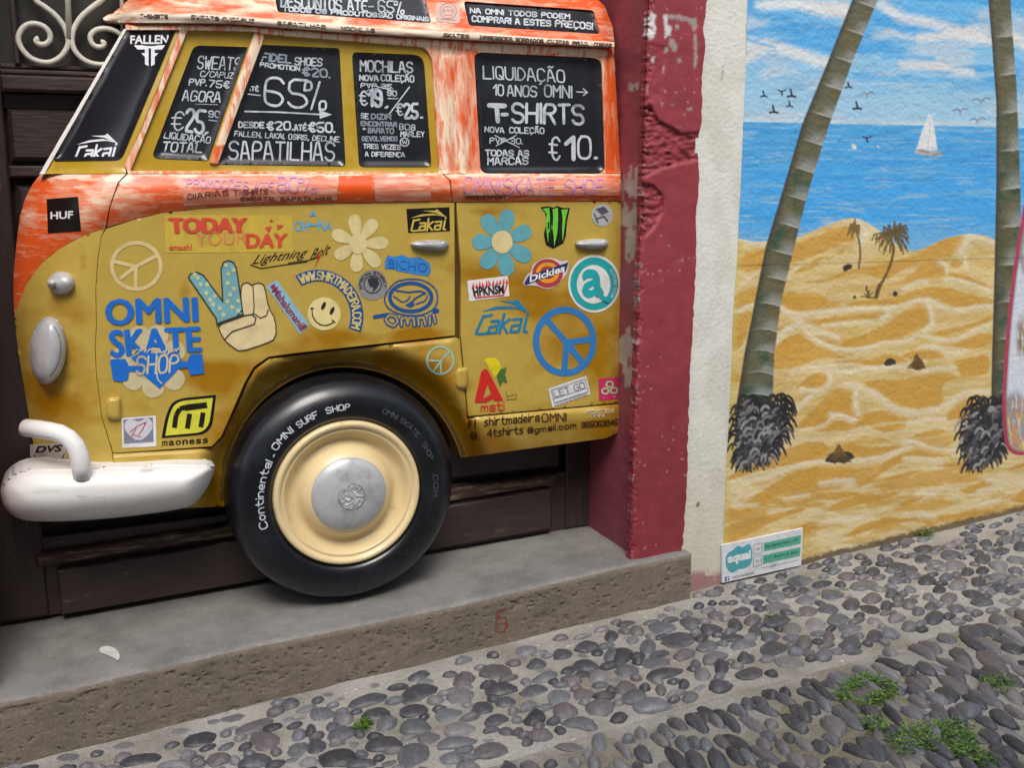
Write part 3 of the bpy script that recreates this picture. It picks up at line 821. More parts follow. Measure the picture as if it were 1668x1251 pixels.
S, done = lines(B6, lambda x, y: yroof(x, y) + .010, [('NA OMNI TODOS PODEM', 766, 20, 928, 30, 7.5, 2.3), ('COMPRAR! A ESTES', 769, 34, 897, 42, 9, 2.5), ('PREÇOS!', 905, 42, 965, 47, 10, 2.6)])
done()

# stickers on the windscreen
def lakai(S, Mf, w):
    """slanted shoe-brand word with a swoosh over it, in the unit square"""
    L = [[(.10, .55), (.03, .05), (.10, .02), (.24, .04)], [(.10, .52), (.26, .56)],
         [(.27, .38), (.42, .38), (.40, .04), (.24, .04), (.27, .22), (.38, .24)],
         [(.50, .58), (.46, .02)], [(.62, .42), (.49, .26), (.60, .02)],
         [(.68, .40), (.85, .42), (.81, .04), (.66, .04), (.68, .22), (.80, .24)],
         [(.94, .44), (.90, .04), (.96, .02)], [(.955, .55), (.96, .60)]]
    for l in L: S.line(l, w, Mf)
    S.poly([(.02, .66), (.3, .80), (.62, .82), (.97, .62), (.7, .73), (.4, .72)], Mf)
    S.poly([(.32, .98), (.66, .95), (.72, 1.02), (.97, .62), (.86, .66), (.66, .86), (.5, .92)], Mf)
    return S
WH = flat(225, 228, 235)
S = Shape(); lakai(S, Q((126, 222), (194, 216), (190, 258), (120, 260)), 3.6); S.put('sticker_lettering', WH, windscreen, ysurf, -.008)
S = Shape(); ftext(S, 'FALLEN', Q((212, 57), (275, 56), (274, 71), (212, 71)), .03)
S.poly([(218, 73), (269, 73), (264, 80), (252, 80), (252, 86), (258, 86), (252, 92), (252, 104), (246, 107), (246, 78), (242, 78), (242, 107), (236, 104), (236, 92), (230, 86), (236, 86), (236, 80), (224, 80)])
S.put('sticker_lettering', WH, windscreen, ysurf, -.008)

# lettering on the painted bands
m_salmon = mat('salmon_brushed_patch', rgb(226, 128, 98), .4, c2=rgb(236, 190, 165), c2t=.54, c2scale=6, c2w=.1, stretch=(1.4, 1, 12), var=.06)
for pts_, m_, l_ in (([(298, 290), (549, 288), (549, 326), (420, 329), (330, 333), (299, 336)], m_salmon, 'salmon coloured repainted patch'), ([(610, 289), (700, 289), (702, 326), (611, 327)], m_salmon, 'salmon coloured repainted patch'),
                     ([(551, 286), (606, 286), (607, 329), (552, 329)], mat('fresh_orange', rgb(232, 88, 24), .35, c2=rgb(240, 200, 165), c2t=.63, c2scale=7, c2w=.04, stretch=(2, 1, 8), var=.06), 'fresh orange patch'), ([(757, 288), (1008, 289), (1009, 318), (758, 318)], m_salmon, 'salmon coloured repainted patch')):
    o_ = Shape().fine(pts_, 4).put('painted_patch', m_, van, ysurf, .0030); o_['label'] = l_
LAV = flat(206, 146, 190); DK = flat(96, 44, 40)
S = Shape(); htext(S, 'PROMOÇÕES ATÉ', BL(304, 304, 446, 310, 13), 1.8); htext(S, '80', BL(452, 311, 485, 312, 24), 3); htext(S, '%', BL(490, 312, 516, 312, 22), 1.8)
S.put('painted_lettering', LAV, van, ysurf, .0055)
S = Shape(); htext(S, 'DIARIAS', BL(306, 325, 372, 318, 9), 1.5); htext(S, 'T-SHIRTS', BL(381, 318, 436, 315, 8), 1.5); htext(S, 'SWEATS, SAPATILHAS', BL(392, 327, 540, 327, 6), 1.5); htext(S, 'PROD.EXPORT', BL(760, 325, 824, 324, 5), 1.5)
S.put('painted_lettering', DK, van, ysurf, .0055)
S = Shape(); htext(S, 'OMNI', BL(756, 314, 815, 315, 26), 2.4); htext(S, 'SKATE', BL(821, 315, 905, 316, 25), 2.4); htext(S, 'SHOP', BL(920, 315, 984, 315, 24), 2.4)
S.put('painted_lettering', flat(208, 150, 190), van, ysurf, .0055)
GD = flat(80, 50, 40)
S = Shape()
def gtext(s, x0, x1, h=6, w=1.5):
    g0 = np.interp(x0, *GT); g1 = np.interp(x1, *GT)
    htext(S, s, BL(x0, g0 + 9, x1, g1 + 9, h), w)
for s_, x0, x1 in (('T-SHIRTS', 228, 273), ('SWEATS C/CAPUZ', 312, 414), ('SAPATILHAS', 452, 530), ('MOCHILAS', 556, 610), ('SKATES', 723, 764), ('IMPRESSOES/BORDADOS', 782, 885), ('CANECAS', 892, 926), ('PRAIA', 933, 958), ('CORDAS', 968, 996)): gtext(s_, x0, x1)
S.put('painted_lettering', GD, van, ygut, .0015)

# ------------------------------------------------------------------ stickers
def sticker(outline, m, name='sticker', label=None, lift=.0014, fine=True, yf=ysurf, holes=()):
    S = Shape()
    if fine: S.fine(outline, 7, holes)
    else: S.poly(outline)
    o = S.put(name, m, van, yf, lift)
    if label: o['label'] = label
    return o
def on(parent, build_, m, lift=.0026, name='print', yf=ysurf):
    S = Shape(); build_(S)
    return S.put(name, m, parent, yf, lift)
BLACK = flat(22, 20, 20, .35); CRM = flat(226, 207, 158); LBL = flat(120, 186, 196); BLU = flat(36, 112, 205); NAVY = flat(32, 82, 150); RED = flat(206, 70, 50)
PALEY = flat(208, 188, 108)
s = sticker([(76, 324), (127, 320), (132, 376), (78, 380)], BLACK, label='square black HUF sticker')
on(s, lambda S: ftext(S, 'HUF', Q((82, 345), (119, 343), (119, 356), (82, 357)), .03), flat(220, 220, 215))
def peace(S, cx, cy, rx, ry, w, rot=0):
    S.ring(cx, cy, rx, ry, w, 44)
    def p(a, k=.94): return (cx + rx * k * math.cos(R(a + rot)), cy - ry * k * math.sin(R(a + rot)))
    S.line([p(0), (cx, cy)], w * .9, caps=False)
    for a in (135, 180, 225): S.line([p(a), (cx, cy)], w * .9, caps=False)
S = Shape(); S.ring(222, 433, 43, 41, 6.5, 44)
for q in ((259, 414), (184, 425), (195, 454), (221, 472)): S.line([(221, 434), q], 6, caps=False)
o = S.put('peace_sign_sticker', flat(216, 196, 140), van, ysurf, .0014); o['label'] = 'cream peace sign'
S = Shape(); S.ring(717, 587, 23, 24, 3.4, 36)
for q in ((733, 571), (694, 587), (705, 606), (718, 609)): S.line([(718, 588), q], 3, caps=False)
o = S.put('peace_sign_sticker', flat(160, 196, 180), van, ylow, .0016); o['label'] = 'small pale blue peace sign'
S = Shape(); S.ring(920, 556, 52, 57, 10.5, 50)
for q in ((888, 518), (966, 552), (951, 594), (919, 608)): S.line([(923, 558), q], 10, caps=False)
o = S.put('peace_sign_sticker', flat(52, 124, 190), van, ysurf, .0014); o['label'] = 'large blue peace sign'
def flower(cx, cy, tips, w, m, label, centre=None, r=14):
    root = Shape().fine(ell(cx, cy, r, r * 1.1, 24), 7).put('flower_sticker', centre or m, van, ysurf, .0030)
    root['label'] = label
    for (tx, ty) in tips:
        d = math.hypot(tx - cx, ty - cy); ux, uy = (tx - cx) / d, (ty - cy) / d
        pts = []
        for k in range(26):
            a = 2 * PI * k / 26
            t = .5 - .5 * math.cos(a)            # 0 at the heart, 1 at the tip
            wd = w * math.sin(a) * (.38 + .72 * t)
            pts.append((cx + ux * (d * (.12 + .88 * t)) - uy * wd, cy + uy * (d * (.12 + .88 * t)) + ux * wd))
        Shape().poly(pts).put('petal', m, root, ysurf, .0016 + .0002 * random.random())
    return root
flower(583, 397, [(576, 349), (612, 358), (633, 395), (618, 433), (580, 443), (546, 419), (541, 378)], 13, flat(218, 202, 146), 'cream seven petal flower', r=15)
flower(818, 394, [(828, 341), (865, 373), (864, 422), (827, 449), (786, 436), (769, 394), (788, 350)], 16, flat(98, 168, 180), 'light blue flower with a cream heart', flat(222, 204, 150), r=17)
flower(243, 590, [(221, 532), (262, 530), (300, 565), (298, 628), (252, 648), (205, 630), (180, 582)], 22, flat(206, 194, 154), 'pale flower behind the shop name', r=24)

s = sticker([(268, 350), (476, 350), (477, 410), (270, 412)], flat(204, 176, 70), label='yellowish TODAY IS YOUR DAY sticker', lift=.001)
TR = flat(212, 78, 56)
on(s, lambda S: btext(S, 'TODAY', Q((273, 354), (404, 354), (402, 379), (276, 381)), .022), TR)
on(s, lambda S: ftext(S, 'YOUR', Q((319, 377), (403, 374), (402, 397), (319, 402)), .0), flat(224, 140, 80))
def _d(S):
    btext(S, 'DAY', Q((400, 380), (469, 380), (467, 403), (400, 404)), .024); ftext(S, 'smash!', Q((276, 398), (313, 398), (313, 407), (276, 407)), .02)
    for t in ([(431, 370), (443, 368), (438, 378)], [(450, 366), (462, 366), (453, 374)], [(440, 356), (446, 360), (439, 362)]): S.poly(t)
on(s, _d, TR)
S = Shape(); ftext(S, 'OH', Q((479, 361), (503, 358), (503, 378), (479, 376)), .02); S.line([(500, 366), (520, 366)], 4); ftext(S, 'NA', Q((519, 357), (541, 362), (541, 375), (519, 377)), .02); S.line([(505, 352), (510, 344), (515, 352)], 2.4); S.line([(507, 350), (513, 350)], 2)
o = S.put('lettering_sticker', flat(96, 170, 205), van, ysurf, .0014); o['label'] = 'light blue OHANA lettering'
S = Shape(); ftext(S, 'Lightning', BL(410, 435, 500, 422, 19, 3), .0, .5); ftext(S, 'Bolt', BL(504, 424, 537, 413, 17, 3), .0, .5); S.line([(408, 431), (425, 437), (450, 433), (500, 426)], 1.6); S.line([(470, 428), (500, 424), (520, 419)], 1.4)
o = S.put('lettering_sticker', flat(40, 32, 20), van, ysurf, .0014); o['label'] = 'black script lettering Lightning Bolt'
S = Shape(); S.poly([(526, 402), (519, 416), (523, 416), (512, 438), (518, 420), (515, 420)]); S.put('bolt', flat(200, 50, 35), o, ysurf, .002)
s = sticker([(662, 340), (732, 337), (733, 376), (665, 379)], BLACK, label='black sticker with yellow slanted logo')
on(s, lambda S: lakai(S, Q((668, 343), (729, 340), (728, 374), (668, 377)), 3), flat(205, 182, 84))
S = Shape(); lakai(S, Q((786, 488), (864, 488), (862, 541), (772, 546)), 4.4); o = S.put('lettering_sticker', flat(34, 128, 172), van, ysurf, .0014); o['label'] = 'blue slanted logo with swoosh'

# two-finger hand
hand = [(353, 527), (396, 512), (392, 482), (393, 466), (397, 461), (404, 460), (410, 465), (414, 462), (424, 460), (431, 465), (437, 500), (449, 520), (450, 551), (432, 560), (391, 573), (380, 566), (365, 554)]
s = sticker(smooth(hand, 1), CRM, 'hand_sticker', 'two finger peace hand', lift=.0014)
fing = [(307, 452), (310, 446), (321, 443), (331, 448), (363, 491), (360, 438), (364, 427), (372, 424), (380, 427), (385, 436), (396, 512), (353, 527), (352, 518)]
S = Shape(); S.fine(fing, 7); f1 = S.put('raised_fingers', flat(120, 176, 186), s, ysurf, .0016)
def star(S, x, y, r, n=5):
    a0 = random.random() * 2
    S.poly([(x + (r if k % 2 == 0 else r * .42) * math.cos(a0 + k * PI / n), y + (r if k % 2 == 0 else r * .42) * math.sin(a0 + k * PI / n)) for k in range(2 * n)])
S = Shape()
for x, y in [(322, 452), (327, 463), (338, 463), (336, 477), (350, 482), (347, 496), (358, 502), (364, 513), (372, 446), (371, 461), (375, 480), (381, 470), (388, 490), (378, 500), (368, 432), (380, 440), (388, 506), (371, 491), (342, 488), (317, 447)]: star(S, x, y, 5.5)
S.put('star', flat(205, 212, 165), f1, ysurf, .0026)
S = Shape(); OL = 2
S.line(fing, 2, closed=True); S.line(smooth(hand, 1), 1.6, closed=True); S.line([(353, 530), (398, 514)], 2)
S.line([(412, 466), (414, 500), (412, 514)], 1.6); S.line([(413, 510), (424, 518), (434, 514), (437, 504)], 1.6); S.line([(366, 553), (378, 540), (396, 534), (414, 528), (417, 518), (410, 512), (396, 514)], 1.8)
S.put('outline', flat(50, 48, 40), s, ysurf, .0028)
# website arc, smiley
s = sticker(ell(518, 515, 74, 76, 40, 120, -20) + list(reversed(ell(518, 515, 53, 57, 40, 120, -20))), NAVY, label='blue arc with a web address')
on(s, lambda S: htext(S, 'WWW.SHIRTMADEIRA.COM', ARC(518, 515, 57, 13, 117, -17, 60), 2.6, jit=.05), flat(214, 196, 130))
s = sticker(ell(528, 511, 27, 27, 30), flat(228, 212, 148), label='cream smiling face')
def _sm(S):
    S.poly(ell(527, 498, 3, 7, 16, rot=-25)); S.poly(ell(541, 506, 3, 7, 16, rot=-25))
    S.line([(508, 501), (509, 514), (514, 523), (522, 529), (530, 530), (538, 528), (544, 524)], 1.8); S.line([(506, 502), (511, 502)], 1.6); S.line([(541, 521), (546, 525)], 1.6)
on(s, _sm, flat(50, 40, 25))
s = sticker([(433, 466), (451, 456), (504, 529), (489, 544)], flat(142, 190, 214), label='slanted light blue sticker with red lettering')
on(s, lambda S: (ftext(S, 'Mahalumania', Q((452, 466), (500, 532), (490, 540), (442, 474)), .02), S.poly([(440, 466), (447, 462), (449, 468), (443, 471)]), S.poly([(490, 533), (497, 527), (500, 532), (493, 537)])), flat(150, 50, 80))
s = sticker(ell(607, 464, 24, 25, 32), flat(140, 140, 145), label='round grey badge with a dark figure')
on(s, lambda S: (S.ring(607, 463, 15, 15, 1.5, 26), S.poly([(599, 455), (606, 450), (615, 453), (618, 462), (613, 470), (606, 476), (609, 468), (602, 466), (600, 460)]), htext(S, 'AFRICAN STREET', ARC(607, 464, 18, 4, 200, -10), .9)), flat(52, 52, 58))
s = sticker([(627, 425), (632, 415), (640, 418), (655, 415), (668, 420), (684, 419), (700, 428), (702, 441), (698, 450), (684, 448), (668, 445), (650, 442), (640, 438), (627, 438)], flat(58, 134, 205), label='ragged blue cut-out lettering')
on(s, lambda S: ftext(S, 'BICHO', Q((633, 421), (697, 429), (695, 444), (633, 436)), .0), flat(36, 104, 190))
# oval board-maker badge
octo = [(626, 482), (640, 462), (655, 455), (684, 454), (704, 464), (713, 476), (712, 498), (700, 508), (684, 514), (654, 513), (634, 504), (627, 494)]
S = Shape(); S.line(smooth(octo, 1), 2.2, closed=True); S.ring(669, 484, 37, 26, 6, 40); S.line([(645, 473), (665, 476), (684, 474), (693, 477), (676, 486), (668, 496), (663, 497)], 3); S.line([(641, 482), (655, 492), (664, 489), (668, 482)], 2); S.line([(678, 495), (692, 490), (697, 480)], 2); S.poly([(660, 497), (672, 489), (676, 497), (668, 501)])
o = S.put('logo_sticker', NAVY, van, ysurf, .0014); o['label'] = 'blue outlined oval surf logo with omni lettering'
S = Shape()
for pts in ([(632, 527), (628, 520), (634, 513), (644, 515), (648, 524), (641, 531), (632, 527)], [(654, 530), (654, 519), (662, 517), (664, 528), (666, 518), (674, 518), (675, 530)], [(682, 529), (681, 518), (690, 517), (693, 529)], [(700, 528), (700, 516)], [(709, 525), (706, 512)], [(708, 506), (712, 506)]):
    S.line(pts, 7.5)
S.line([(610, 516), (632, 512)], 6)
S.put('lettering', NAVY, o, ysurf, .0016)
S = Shape()
for pts in ([(632, 527), (628, 520), (634, 513), (644, 515), (648, 524), (641, 531), (632, 527)], [(654, 530), (654, 519), (662, 517), (664, 528), (666, 518), (674, 518), (675, 530)], [(682, 529), (681, 518), (690, 517), (693, 529)], [(700, 528), (700, 516)], [(709, 525), (706, 512)]):
    S.line(pts, 3)
S.put('lettering', flat(188, 160, 78), o, ysurf, .0024)
# shop name
S = Shape(); btext(S, 'OMNI', Q((170, 487), (322, 483), (324, 524), (172, 531)), .016); btext(S, 'SKATE', Q((176, 537), (327, 531), (330, 573), (180, 583)), .016)
o = S.put('shop_name_sticker', flat(30, 110, 205), van, ysurf, .0034); o['label'] = 'blue OMNI SKATE SHOP lettering'
Z = lambda pts: cr((160, 470), 6.585, pts)
S = Shape(); S.fine(Z([(125, 765), (200, 752), (290, 755), (315, 800), (330, 830), (440, 830), (350, 740), (430, 700), (520, 690), (860, 690), (900, 780), (950, 785), (980, 720), (1000, 700), (1115, 700), (1135, 910), (990, 930), (960, 850), (860, 860), (660, 1075), (440, 890), (330, 890), (320, 980), (250, 1000), (160, 985)]), 7)
b = S.put('truck_shape', flat(30, 110, 205), o, ysurf, .0040)
S = Shape(); htext(S, 'SHOP', BL(222, 609, 289, 606, 28, 2), 3.6); S.line([(254, 600), (257, 618), (264, 625)], 2)
for k in range(16): S.line([(216 + k * 4.7, 574 + random.uniform(-4, 4)), (220 + k * 4.7, 570 + random.uniform(-4, 4))], random.uniform(1.5, 3))
S.put('lettering', flat(206, 198, 170), o, ysurf, .0048)
# skate brand sign bottom left
mad = rpoly([(284, 650), (352, 643), (346, 692), (334, 708), (263, 714), (271, 672)], [20, 2, 8, 14, 2, 20])
s = sticker(mad, BLACK, label='yellow and black madness logo sticker')
mi = rpoly([(287, 654), (347, 648), (341, 690), (331, 704), (269, 710), (276, 674)], [18, 1, 8, 12, 1, 18])
on(s, lambda S: S.fine(mi, 8), flat(216, 214, 66), .0022)
on(s, lambda S: (S.line([(284, 697), (287, 676), (293, 666), (303, 663), (337, 659)], 8, caps=False), S.line([(309, 674), (305, 698)], 8, caps=False), S.line([(331, 672), (327, 696)], 8, caps=False), S.line([(301, 668), (338, 663)], 3, caps=False)), flat(28, 22, 16), .0032)
S = Shape()
for i, c in enumerate('maoness'): ftext(S, c, BL(264 + i * 11, 727 - i * .7, 273 + i * 11, 726 - i * .7, 8), .02)
S.put('lettering', flat(36, 28, 16), s, ysurf, .0014)
s = sticker([(198, 681), (254, 677), (255, 727), (199, 730)], flat(226, 226, 228), label='white square sticker with a heart drawing')
on(s, lambda S: S.poly([(201, 684), (249, 680), (250, 720), (202, 723)]), flat(126, 130, 152), .0020)
on(s, lambda S: S.poly(smooth([(226, 721), (204, 704), (202, 688), (214, 682), (226, 688), (240, 679), (250, 690), (246, 704)], 1)), flat(206, 204, 212), .0026)
on(s, lambda S: (S.line([(212, 704), (224, 694), (238, 688), (232, 700), (226, 708)], 1.6), S.line([(216, 708), (230, 712)], 1.3), S.line([(222, 698), (214, 712)], 1.2)), flat(180, 50, 70), .0032)
# green claw mark
Z = lambda pts: cr((740, 300), 4.17, pts)
s = sticker(Z([(585, 155), (640, 148), (672, 158), (700, 146), (735, 160), (785, 160), (765, 260), (758, 350), (742, 400), (672, 437), (622, 412), (608, 340), (628, 260), (618, 195)]), BLACK, label='black sticker with three green claw strokes')
on(s, lambda S: [S.poly(Z(p)) for p in ([(600, 165), (645, 158), (650, 230), (668, 300), (640, 330), (638, 400), (628, 330), (622, 250), (628, 200)], [(668, 168), (705, 158), (705, 240), (700, 330), (690, 370), (678, 425), (676, 360), (668, 300), (672, 220)], [(728, 172), (772, 168), (755, 240), (745, 330), (735, 390), (732, 300), (736, 230)])], flat(112, 206, 62), .0024)
on(s, lambda S: [S.line(Z(p), 2.6) for p in ([(655, 230), (655, 400)], [(718, 220), (712, 400)], [(640, 260), (640, 300)])], flat(24, 40, 22), .0030)
s = sticker(ell(981, 350, 17.5, 18.5, 28), flat(176, 178, 182), label='small round silver badge')
on(s, lambda S: (S.poly([(970, 340), (984, 336), (992, 345), (980, 350)]), S.line([(972, 356), (984, 352), (990, 360)], 2.5), S.line([(968, 348), (974, 362)], 2)), flat(82, 84, 90))
# workwear oval
s = sticker(smooth([(850, 466), (857, 448), (866, 442), (868, 430), (885, 420), (902, 420), (914, 426), (928, 423), (924, 445), (918, 452), (905, 468), (888, 471), (872, 464)], 1), flat(216, 208, 212), label='red oval logo with a navy banner')
on(s, lambda S: S.fine(ell(892, 445, 25, 23.5, 30), 7), flat(176, 60, 68), .0021)
on(s, lambda S: S.ring(892, 444, 19, 17, 6.5, 30), flat(232, 160, 42), .0027)
on(s, lambda S: S.poly([(854, 461), (861, 449), (926, 427), (922, 441), (856, 464)]), flat(36, 52, 104), .0033)
on(s, lambda S: ftext(S, 'Dickies', Q((863, 449), (920, 430), (920, 442), (863, 460)), .03), flat(238, 236, 240), .0040)
# teal a
s = sticker(ell(968, 462, 42.5, 47, 44), flat(228, 232, 230), label='round teal sticker with a large letter a')
on(s, lambda S: S.fine(ell(968, 462, 39, 43, 40), 8), flat(36, 168, 172), .0021)
on(s, lambda S: S.fine(ell(967, 463, 27.5, 31.5, 36), 5), flat(228, 232, 232), .0036)
on(s, lambda S: (btext(S, 'a', Q((948, 438), (982, 438), (984, 484), (948, 485)), .045), S.line([(976, 470), (980, 484), (990, 489)], 8)), flat(36, 168, 172), .0055)
on(s, lambda S: htext(S, 'CLOTHING STORE', ARC(968, 462, 32.5, 4, 38, -38, 36), .8), flat(190, 226, 226), .0045)
s = sticker([(761, 457), (827, 449), (830, 482), (764, 491)], flat(232, 230, 226), label='white sticker with red and black lettering')
def _hp(S):
    for k in range(11): x = 768 + k * 5.5; S.poly([(x, 470 - k * .8), (x + 5, 469 - k * .8), (x + random.uniform(0, 5), 462 - k * .8 - random.random() * 4)])
    S.line([(770, 466), (775, 485), (795, 483), (820, 481), (826, 462)], 2.4)
on(s, _hp, flat(214, 74, 92), .0022)
on(s, lambda S: ftext(S, 'HPKNSM', Q((769, 468), (821, 463), (821, 478), (772, 483)), .04), flat(38, 30, 34), .0030)
# red A, yellow hair, green coat
Z = lambda pts: cr((700, 560), 4.17, pts)
s = sticker(Z([(305, 398), (350, 190), (372, 170), (395, 178), (500, 385), (440, 388), (392, 270), (362, 372), (420, 340), (432, 372), (380, 398)]), flat(206, 40, 36), label='red letter A with yellow and green shapes', fine=False, lift=.0030)
Shape().poly(Z([(368, 110), (390, 95), (450, 95), (478, 130), (484, 165), (470, 190), (440, 230), (420, 190), (400, 170), (398, 150), (380, 130)])).put('yellow_shape', flat(226, 206, 30), s, ysurf, .0016)
Shape().poly(Z([(455, 220), (480, 175), (522, 158), (512, 210), (528, 270), (495, 255), (478, 295), (470, 270)])).put('green_shape', flat(70, 110, 50), s, ysurf, .0020)
S = Shape(); htext(S, 'mati', Q((784, 657), (821, 655), (821, 668), (784, 670)), 2.2); S.put('lettering', flat(206, 60, 40), s, ysurf, .0020)
S = Shape(); S.line([(824, 638), (826, 646), (842, 642), (840, 650), (824, 651)], 1); S.put('outline', flat(130, 110, 40), s, ysurf, .002)
s = sticker([(893, 633), (955, 612), (962, 642), (900, 664)], flat(222, 224, 226), label='tilted white ticket sticker')
on(s, lambda S: (S.line([(898, 636), (953, 617), (958, 638), (903, 656), (898, 636)], .9), S.line([(901, 650), (956, 632)], .9), htext(S, 'LET GO', Q((901, 638), (950, 622), (953, 632), (904, 647)), 1.5), htext(S, '0000000', Q((904, 657), (955, 640), (956, 643), (905, 661)), .8)), flat(130, 134, 150))
s = sticker(rpoly([(975, 617), (1009, 614), (1010, 649), (976, 653)], 2), flat(200, 46, 100), label='small pink sticker with green rings')
on(s, lambda S: (S.ring(993, 626, 7, 6, 3, 16), S.ring(986, 637, 7, 6, 3, 16), S.ring(1000, 636, 7, 6, 3, 16), S.line([(983, 648), (1002, 646)], 1.2)), flat(176, 200, 160))
# sill handwriting
S = Shape(); htext(S, 'shirtmadeira', BL(789, 694, 878, 686, 13), 1.9); htext(S, 'OMNI', BL(883, 687, 922, 686, 13), 1.9); htext(S, '4tshirts', BL(794, 712, 852, 706, 12), 1.9); htext(S, '@gmail.com', BL(860, 706, 938, 697, 9), 1.7); htext(S, '965063946', BL(948, 697, 1006, 692, 9), 1.8); htext(S, '@.', BL(766, 717, 781, 716, 12), 1.7)
S.line([(764, 686), (764, 698)], 2.5, caps=False); S.line([(774, 684), (774, 698)], 2.5, caps=False); S.line([(764, 686), (769, 686)], 2); S.line([(764, 692), (768, 692)], 2)
o = S.put('handwriting', flat(62, 40, 20), van, ylow, .0018); o['label'] = 'dark handwritten contact lines on the sill'
S = Shape(); htext(S, 'PEDRO 2014', BL(957, 674, 1000, 672, 6), 1.4); htext(S, 'OMNI', BL(962, 680, 984, 679, 5), 1.2); S.put('handwriting', flat(216, 200, 160), van, ylow, .0018)
# nose sticker under the guard tube
s = sticker([(49, 724), (104, 722), (108, 742), (100, 757), (58, 756), (49, 742)], flat(200, 190, 180), label='black and white sticker below the guard tube', lift=.0014)
on(s, lambda S: (S.poly([(54, 741), (106, 738), (99, 755), (60, 754)]), ftext(S, 'DVS', Q((56, 727), (102, 724), (103, 736), (57, 738)), .04, .3)), flat(28, 26, 28))
# pale portrait between the roof boards
s = sticker(rpoly([(710, 2), (748, 6), (750, 38), (709, 35)], 8), flat(214, 178, 166), label='faded grey portrait', yf=yroof)
on(s, lambda S: (S.ring(730, 17, 14, 13, 1, 22), S.line([(718, 30), (742, 32)], 1), S.ring(730, 17, 9, 8, .8, 18), S.line([(720, 16), (740, 17)], .8)), flat(170, 130, 125), yf=yroof)

# ------------------------------------------------------------------ doorway: old panelled double door behind the relief
def zx(px, py, Y): a = at1(px, py, Y); return a[0], a[2]
door = empty('wooden_door', (0.8, YD, .15), 'old dark brown panelled wooden door behind the van relief, with scrollwork window at its top left', 'door')
XD0, XD1 = zx(-5, 965, YD)[0] - .01, 1.845
def dbox(name, x0, x1, z0, z1, front, m=m_wood, bev=.006, y1=None, parent=None):
    v, f = box_vf(x0, x1, YD - front, y1 or YD + .02, z0, z1, bev)
    return build(name, v, f, m, parent or door, smooth_=False)
zb = lambda x: .148 + .034 * (x + .15)
# base boards follow the sloping sill
def board_sloped(name, pts, front, m, bev=.005):
    (xa, za0, za1), (xb, zb0, zb1) = pts
    y0, y1 = YD - front, YD + .02
    v = [(xa + bev, y0, za0 + bev), (xb - bev, y0, zb0 + bev), (xb - bev, y0, zb1 - bev), (xa + bev, y0, za1 - bev),
         (xa, y0 + bev, za0), (xb, y0 + bev, zb0), (xb, y0 + bev, zb1), (xa, y0 + bev, za1), (xa, y1, za0), (xb, y1, zb0), (xb, y1, zb1), (xa, y1, za1)]
    f = [(0, 1, 2, 3)]
    for a in (0, 4):
        for k in range(4): f.append((a + 4 + k, a + 4 + (k + 1) % 4, a + (k + 1) % 4, a + k))
    return build(name, v, f, m, door, smooth_=False)
a0 = zx(96, 930, YD - .05); a1 = zx(100, 1003, YD - .05); b0 = zx(900, 797, YD - .05); b1 = zx(898, 862, YD - .05)
board_sloped('kick_board', [(a1[0], a1[1], a0[1]), (b1[0], b1[1], b0[1])], .05, m_wood)
c0 = zx(70, 1000, YD); c1 = zx(960, 853, YD)
board_sloped('bottom_rail', [(XD0, c0[1] - .01, c0[1] + .27), (XD1, c1[1] - .01, c1[1] + .24)], .012, m_wood, .004)
a0 = zx(60, 908, YD - .03); a1 = zx(60, 925, YD - .03); b0 = zx(905, 772, YD - .03); b1 = zx(905, 790, YD - .03)
board_sloped('weather_moulding', [(a1[0], a1[1], a0[1] + .01), (b1[0], b1[1], b0[1] + .005)], .036, mat('worn_bare_wood', rgb(66, 48, 38), .6, c2=rgb(120, 104, 84), c2t=.55, c2scale=10, c2w=.05, stretch=(1, 1, 8), bump=.4, bscale=20), .008)
# stiles
xL0 = zx(0, 600, YD)[0] - .1; xs1 = zx(46, 600, YD)[0]
dbox('stile', XD0, zx(44, 600, YD)[0], c0[1], 2.75, .024, m_wood_v)
xm = .78
dbox('stile', xm - .07, xm + .07, c0[1] + .02, 2.75, .024, m_wood_v)
dbox('stile', XD1 - .12, XD1 + .05, c1[1], 2.75, .024, m_wood_v)
v, f = tube_vf([(xm, YD - .03, .15), (xm, YD - .03, 2.7)], .018, 8); build('meeting_bead', v, f, m_wood_v, door)
# horizontals measured on the left leaf
xa, xb = zx(44, 600, YD)[0] + .001, xm - .071
xc, xd = xm + .071, XD1 - .121
def zt(py, px=90): return zx(px, py, YD)[1]
for (l, r) in ((xa, xb), (xc, xd)):
    dbox('rail', l, r, zt(152), zt(126), .055, bev=.008)
    dbox('moulding', l, r, zt(126) + .001, zt(116), .036, bev=.006)
    dbox('moulding', l, r, zt(116) + .001, zt(106), .018, bev=.006)
    dbox('rail', l, r, zt(178), zt(152) - .001, -.012, bev=.003)
    dbox('panel', l + .01, r - .01, zt(262), zt(178) - .001, .012, bev=.012)
    dbox('rail', l, r, zt(289), zt(270), .03, bev=.006)
    dbox('panel', l + .012, r - .012, zt(575), zt(300), .010, bev=.016)
    dbox('rail', l, r, zt(640), zt(590), .03, bev=.006)
    dbox('panel', l + .012, r - .012, c0[1] + .30, zt(650), .010, bev=.016)
    dbox('glass_pane', l, r, zt(106) + .001, 2.6, -.008, m_glass, bev=.001)
dbox('rail', XD0, XD1 + .05, 2.6, 2.8, .03)
dbox('door_back', XD0 - .02, XD1 + .1, .02, 2.85, -.022, m_dark, bev=0, y1=YD + .08)
dbox('inner_frame', zx(24, 100, YD)[0] - .0, zx(34, 100, YD)[0], zt(108), 2.6, .03, m_wood_v, bev=.004)
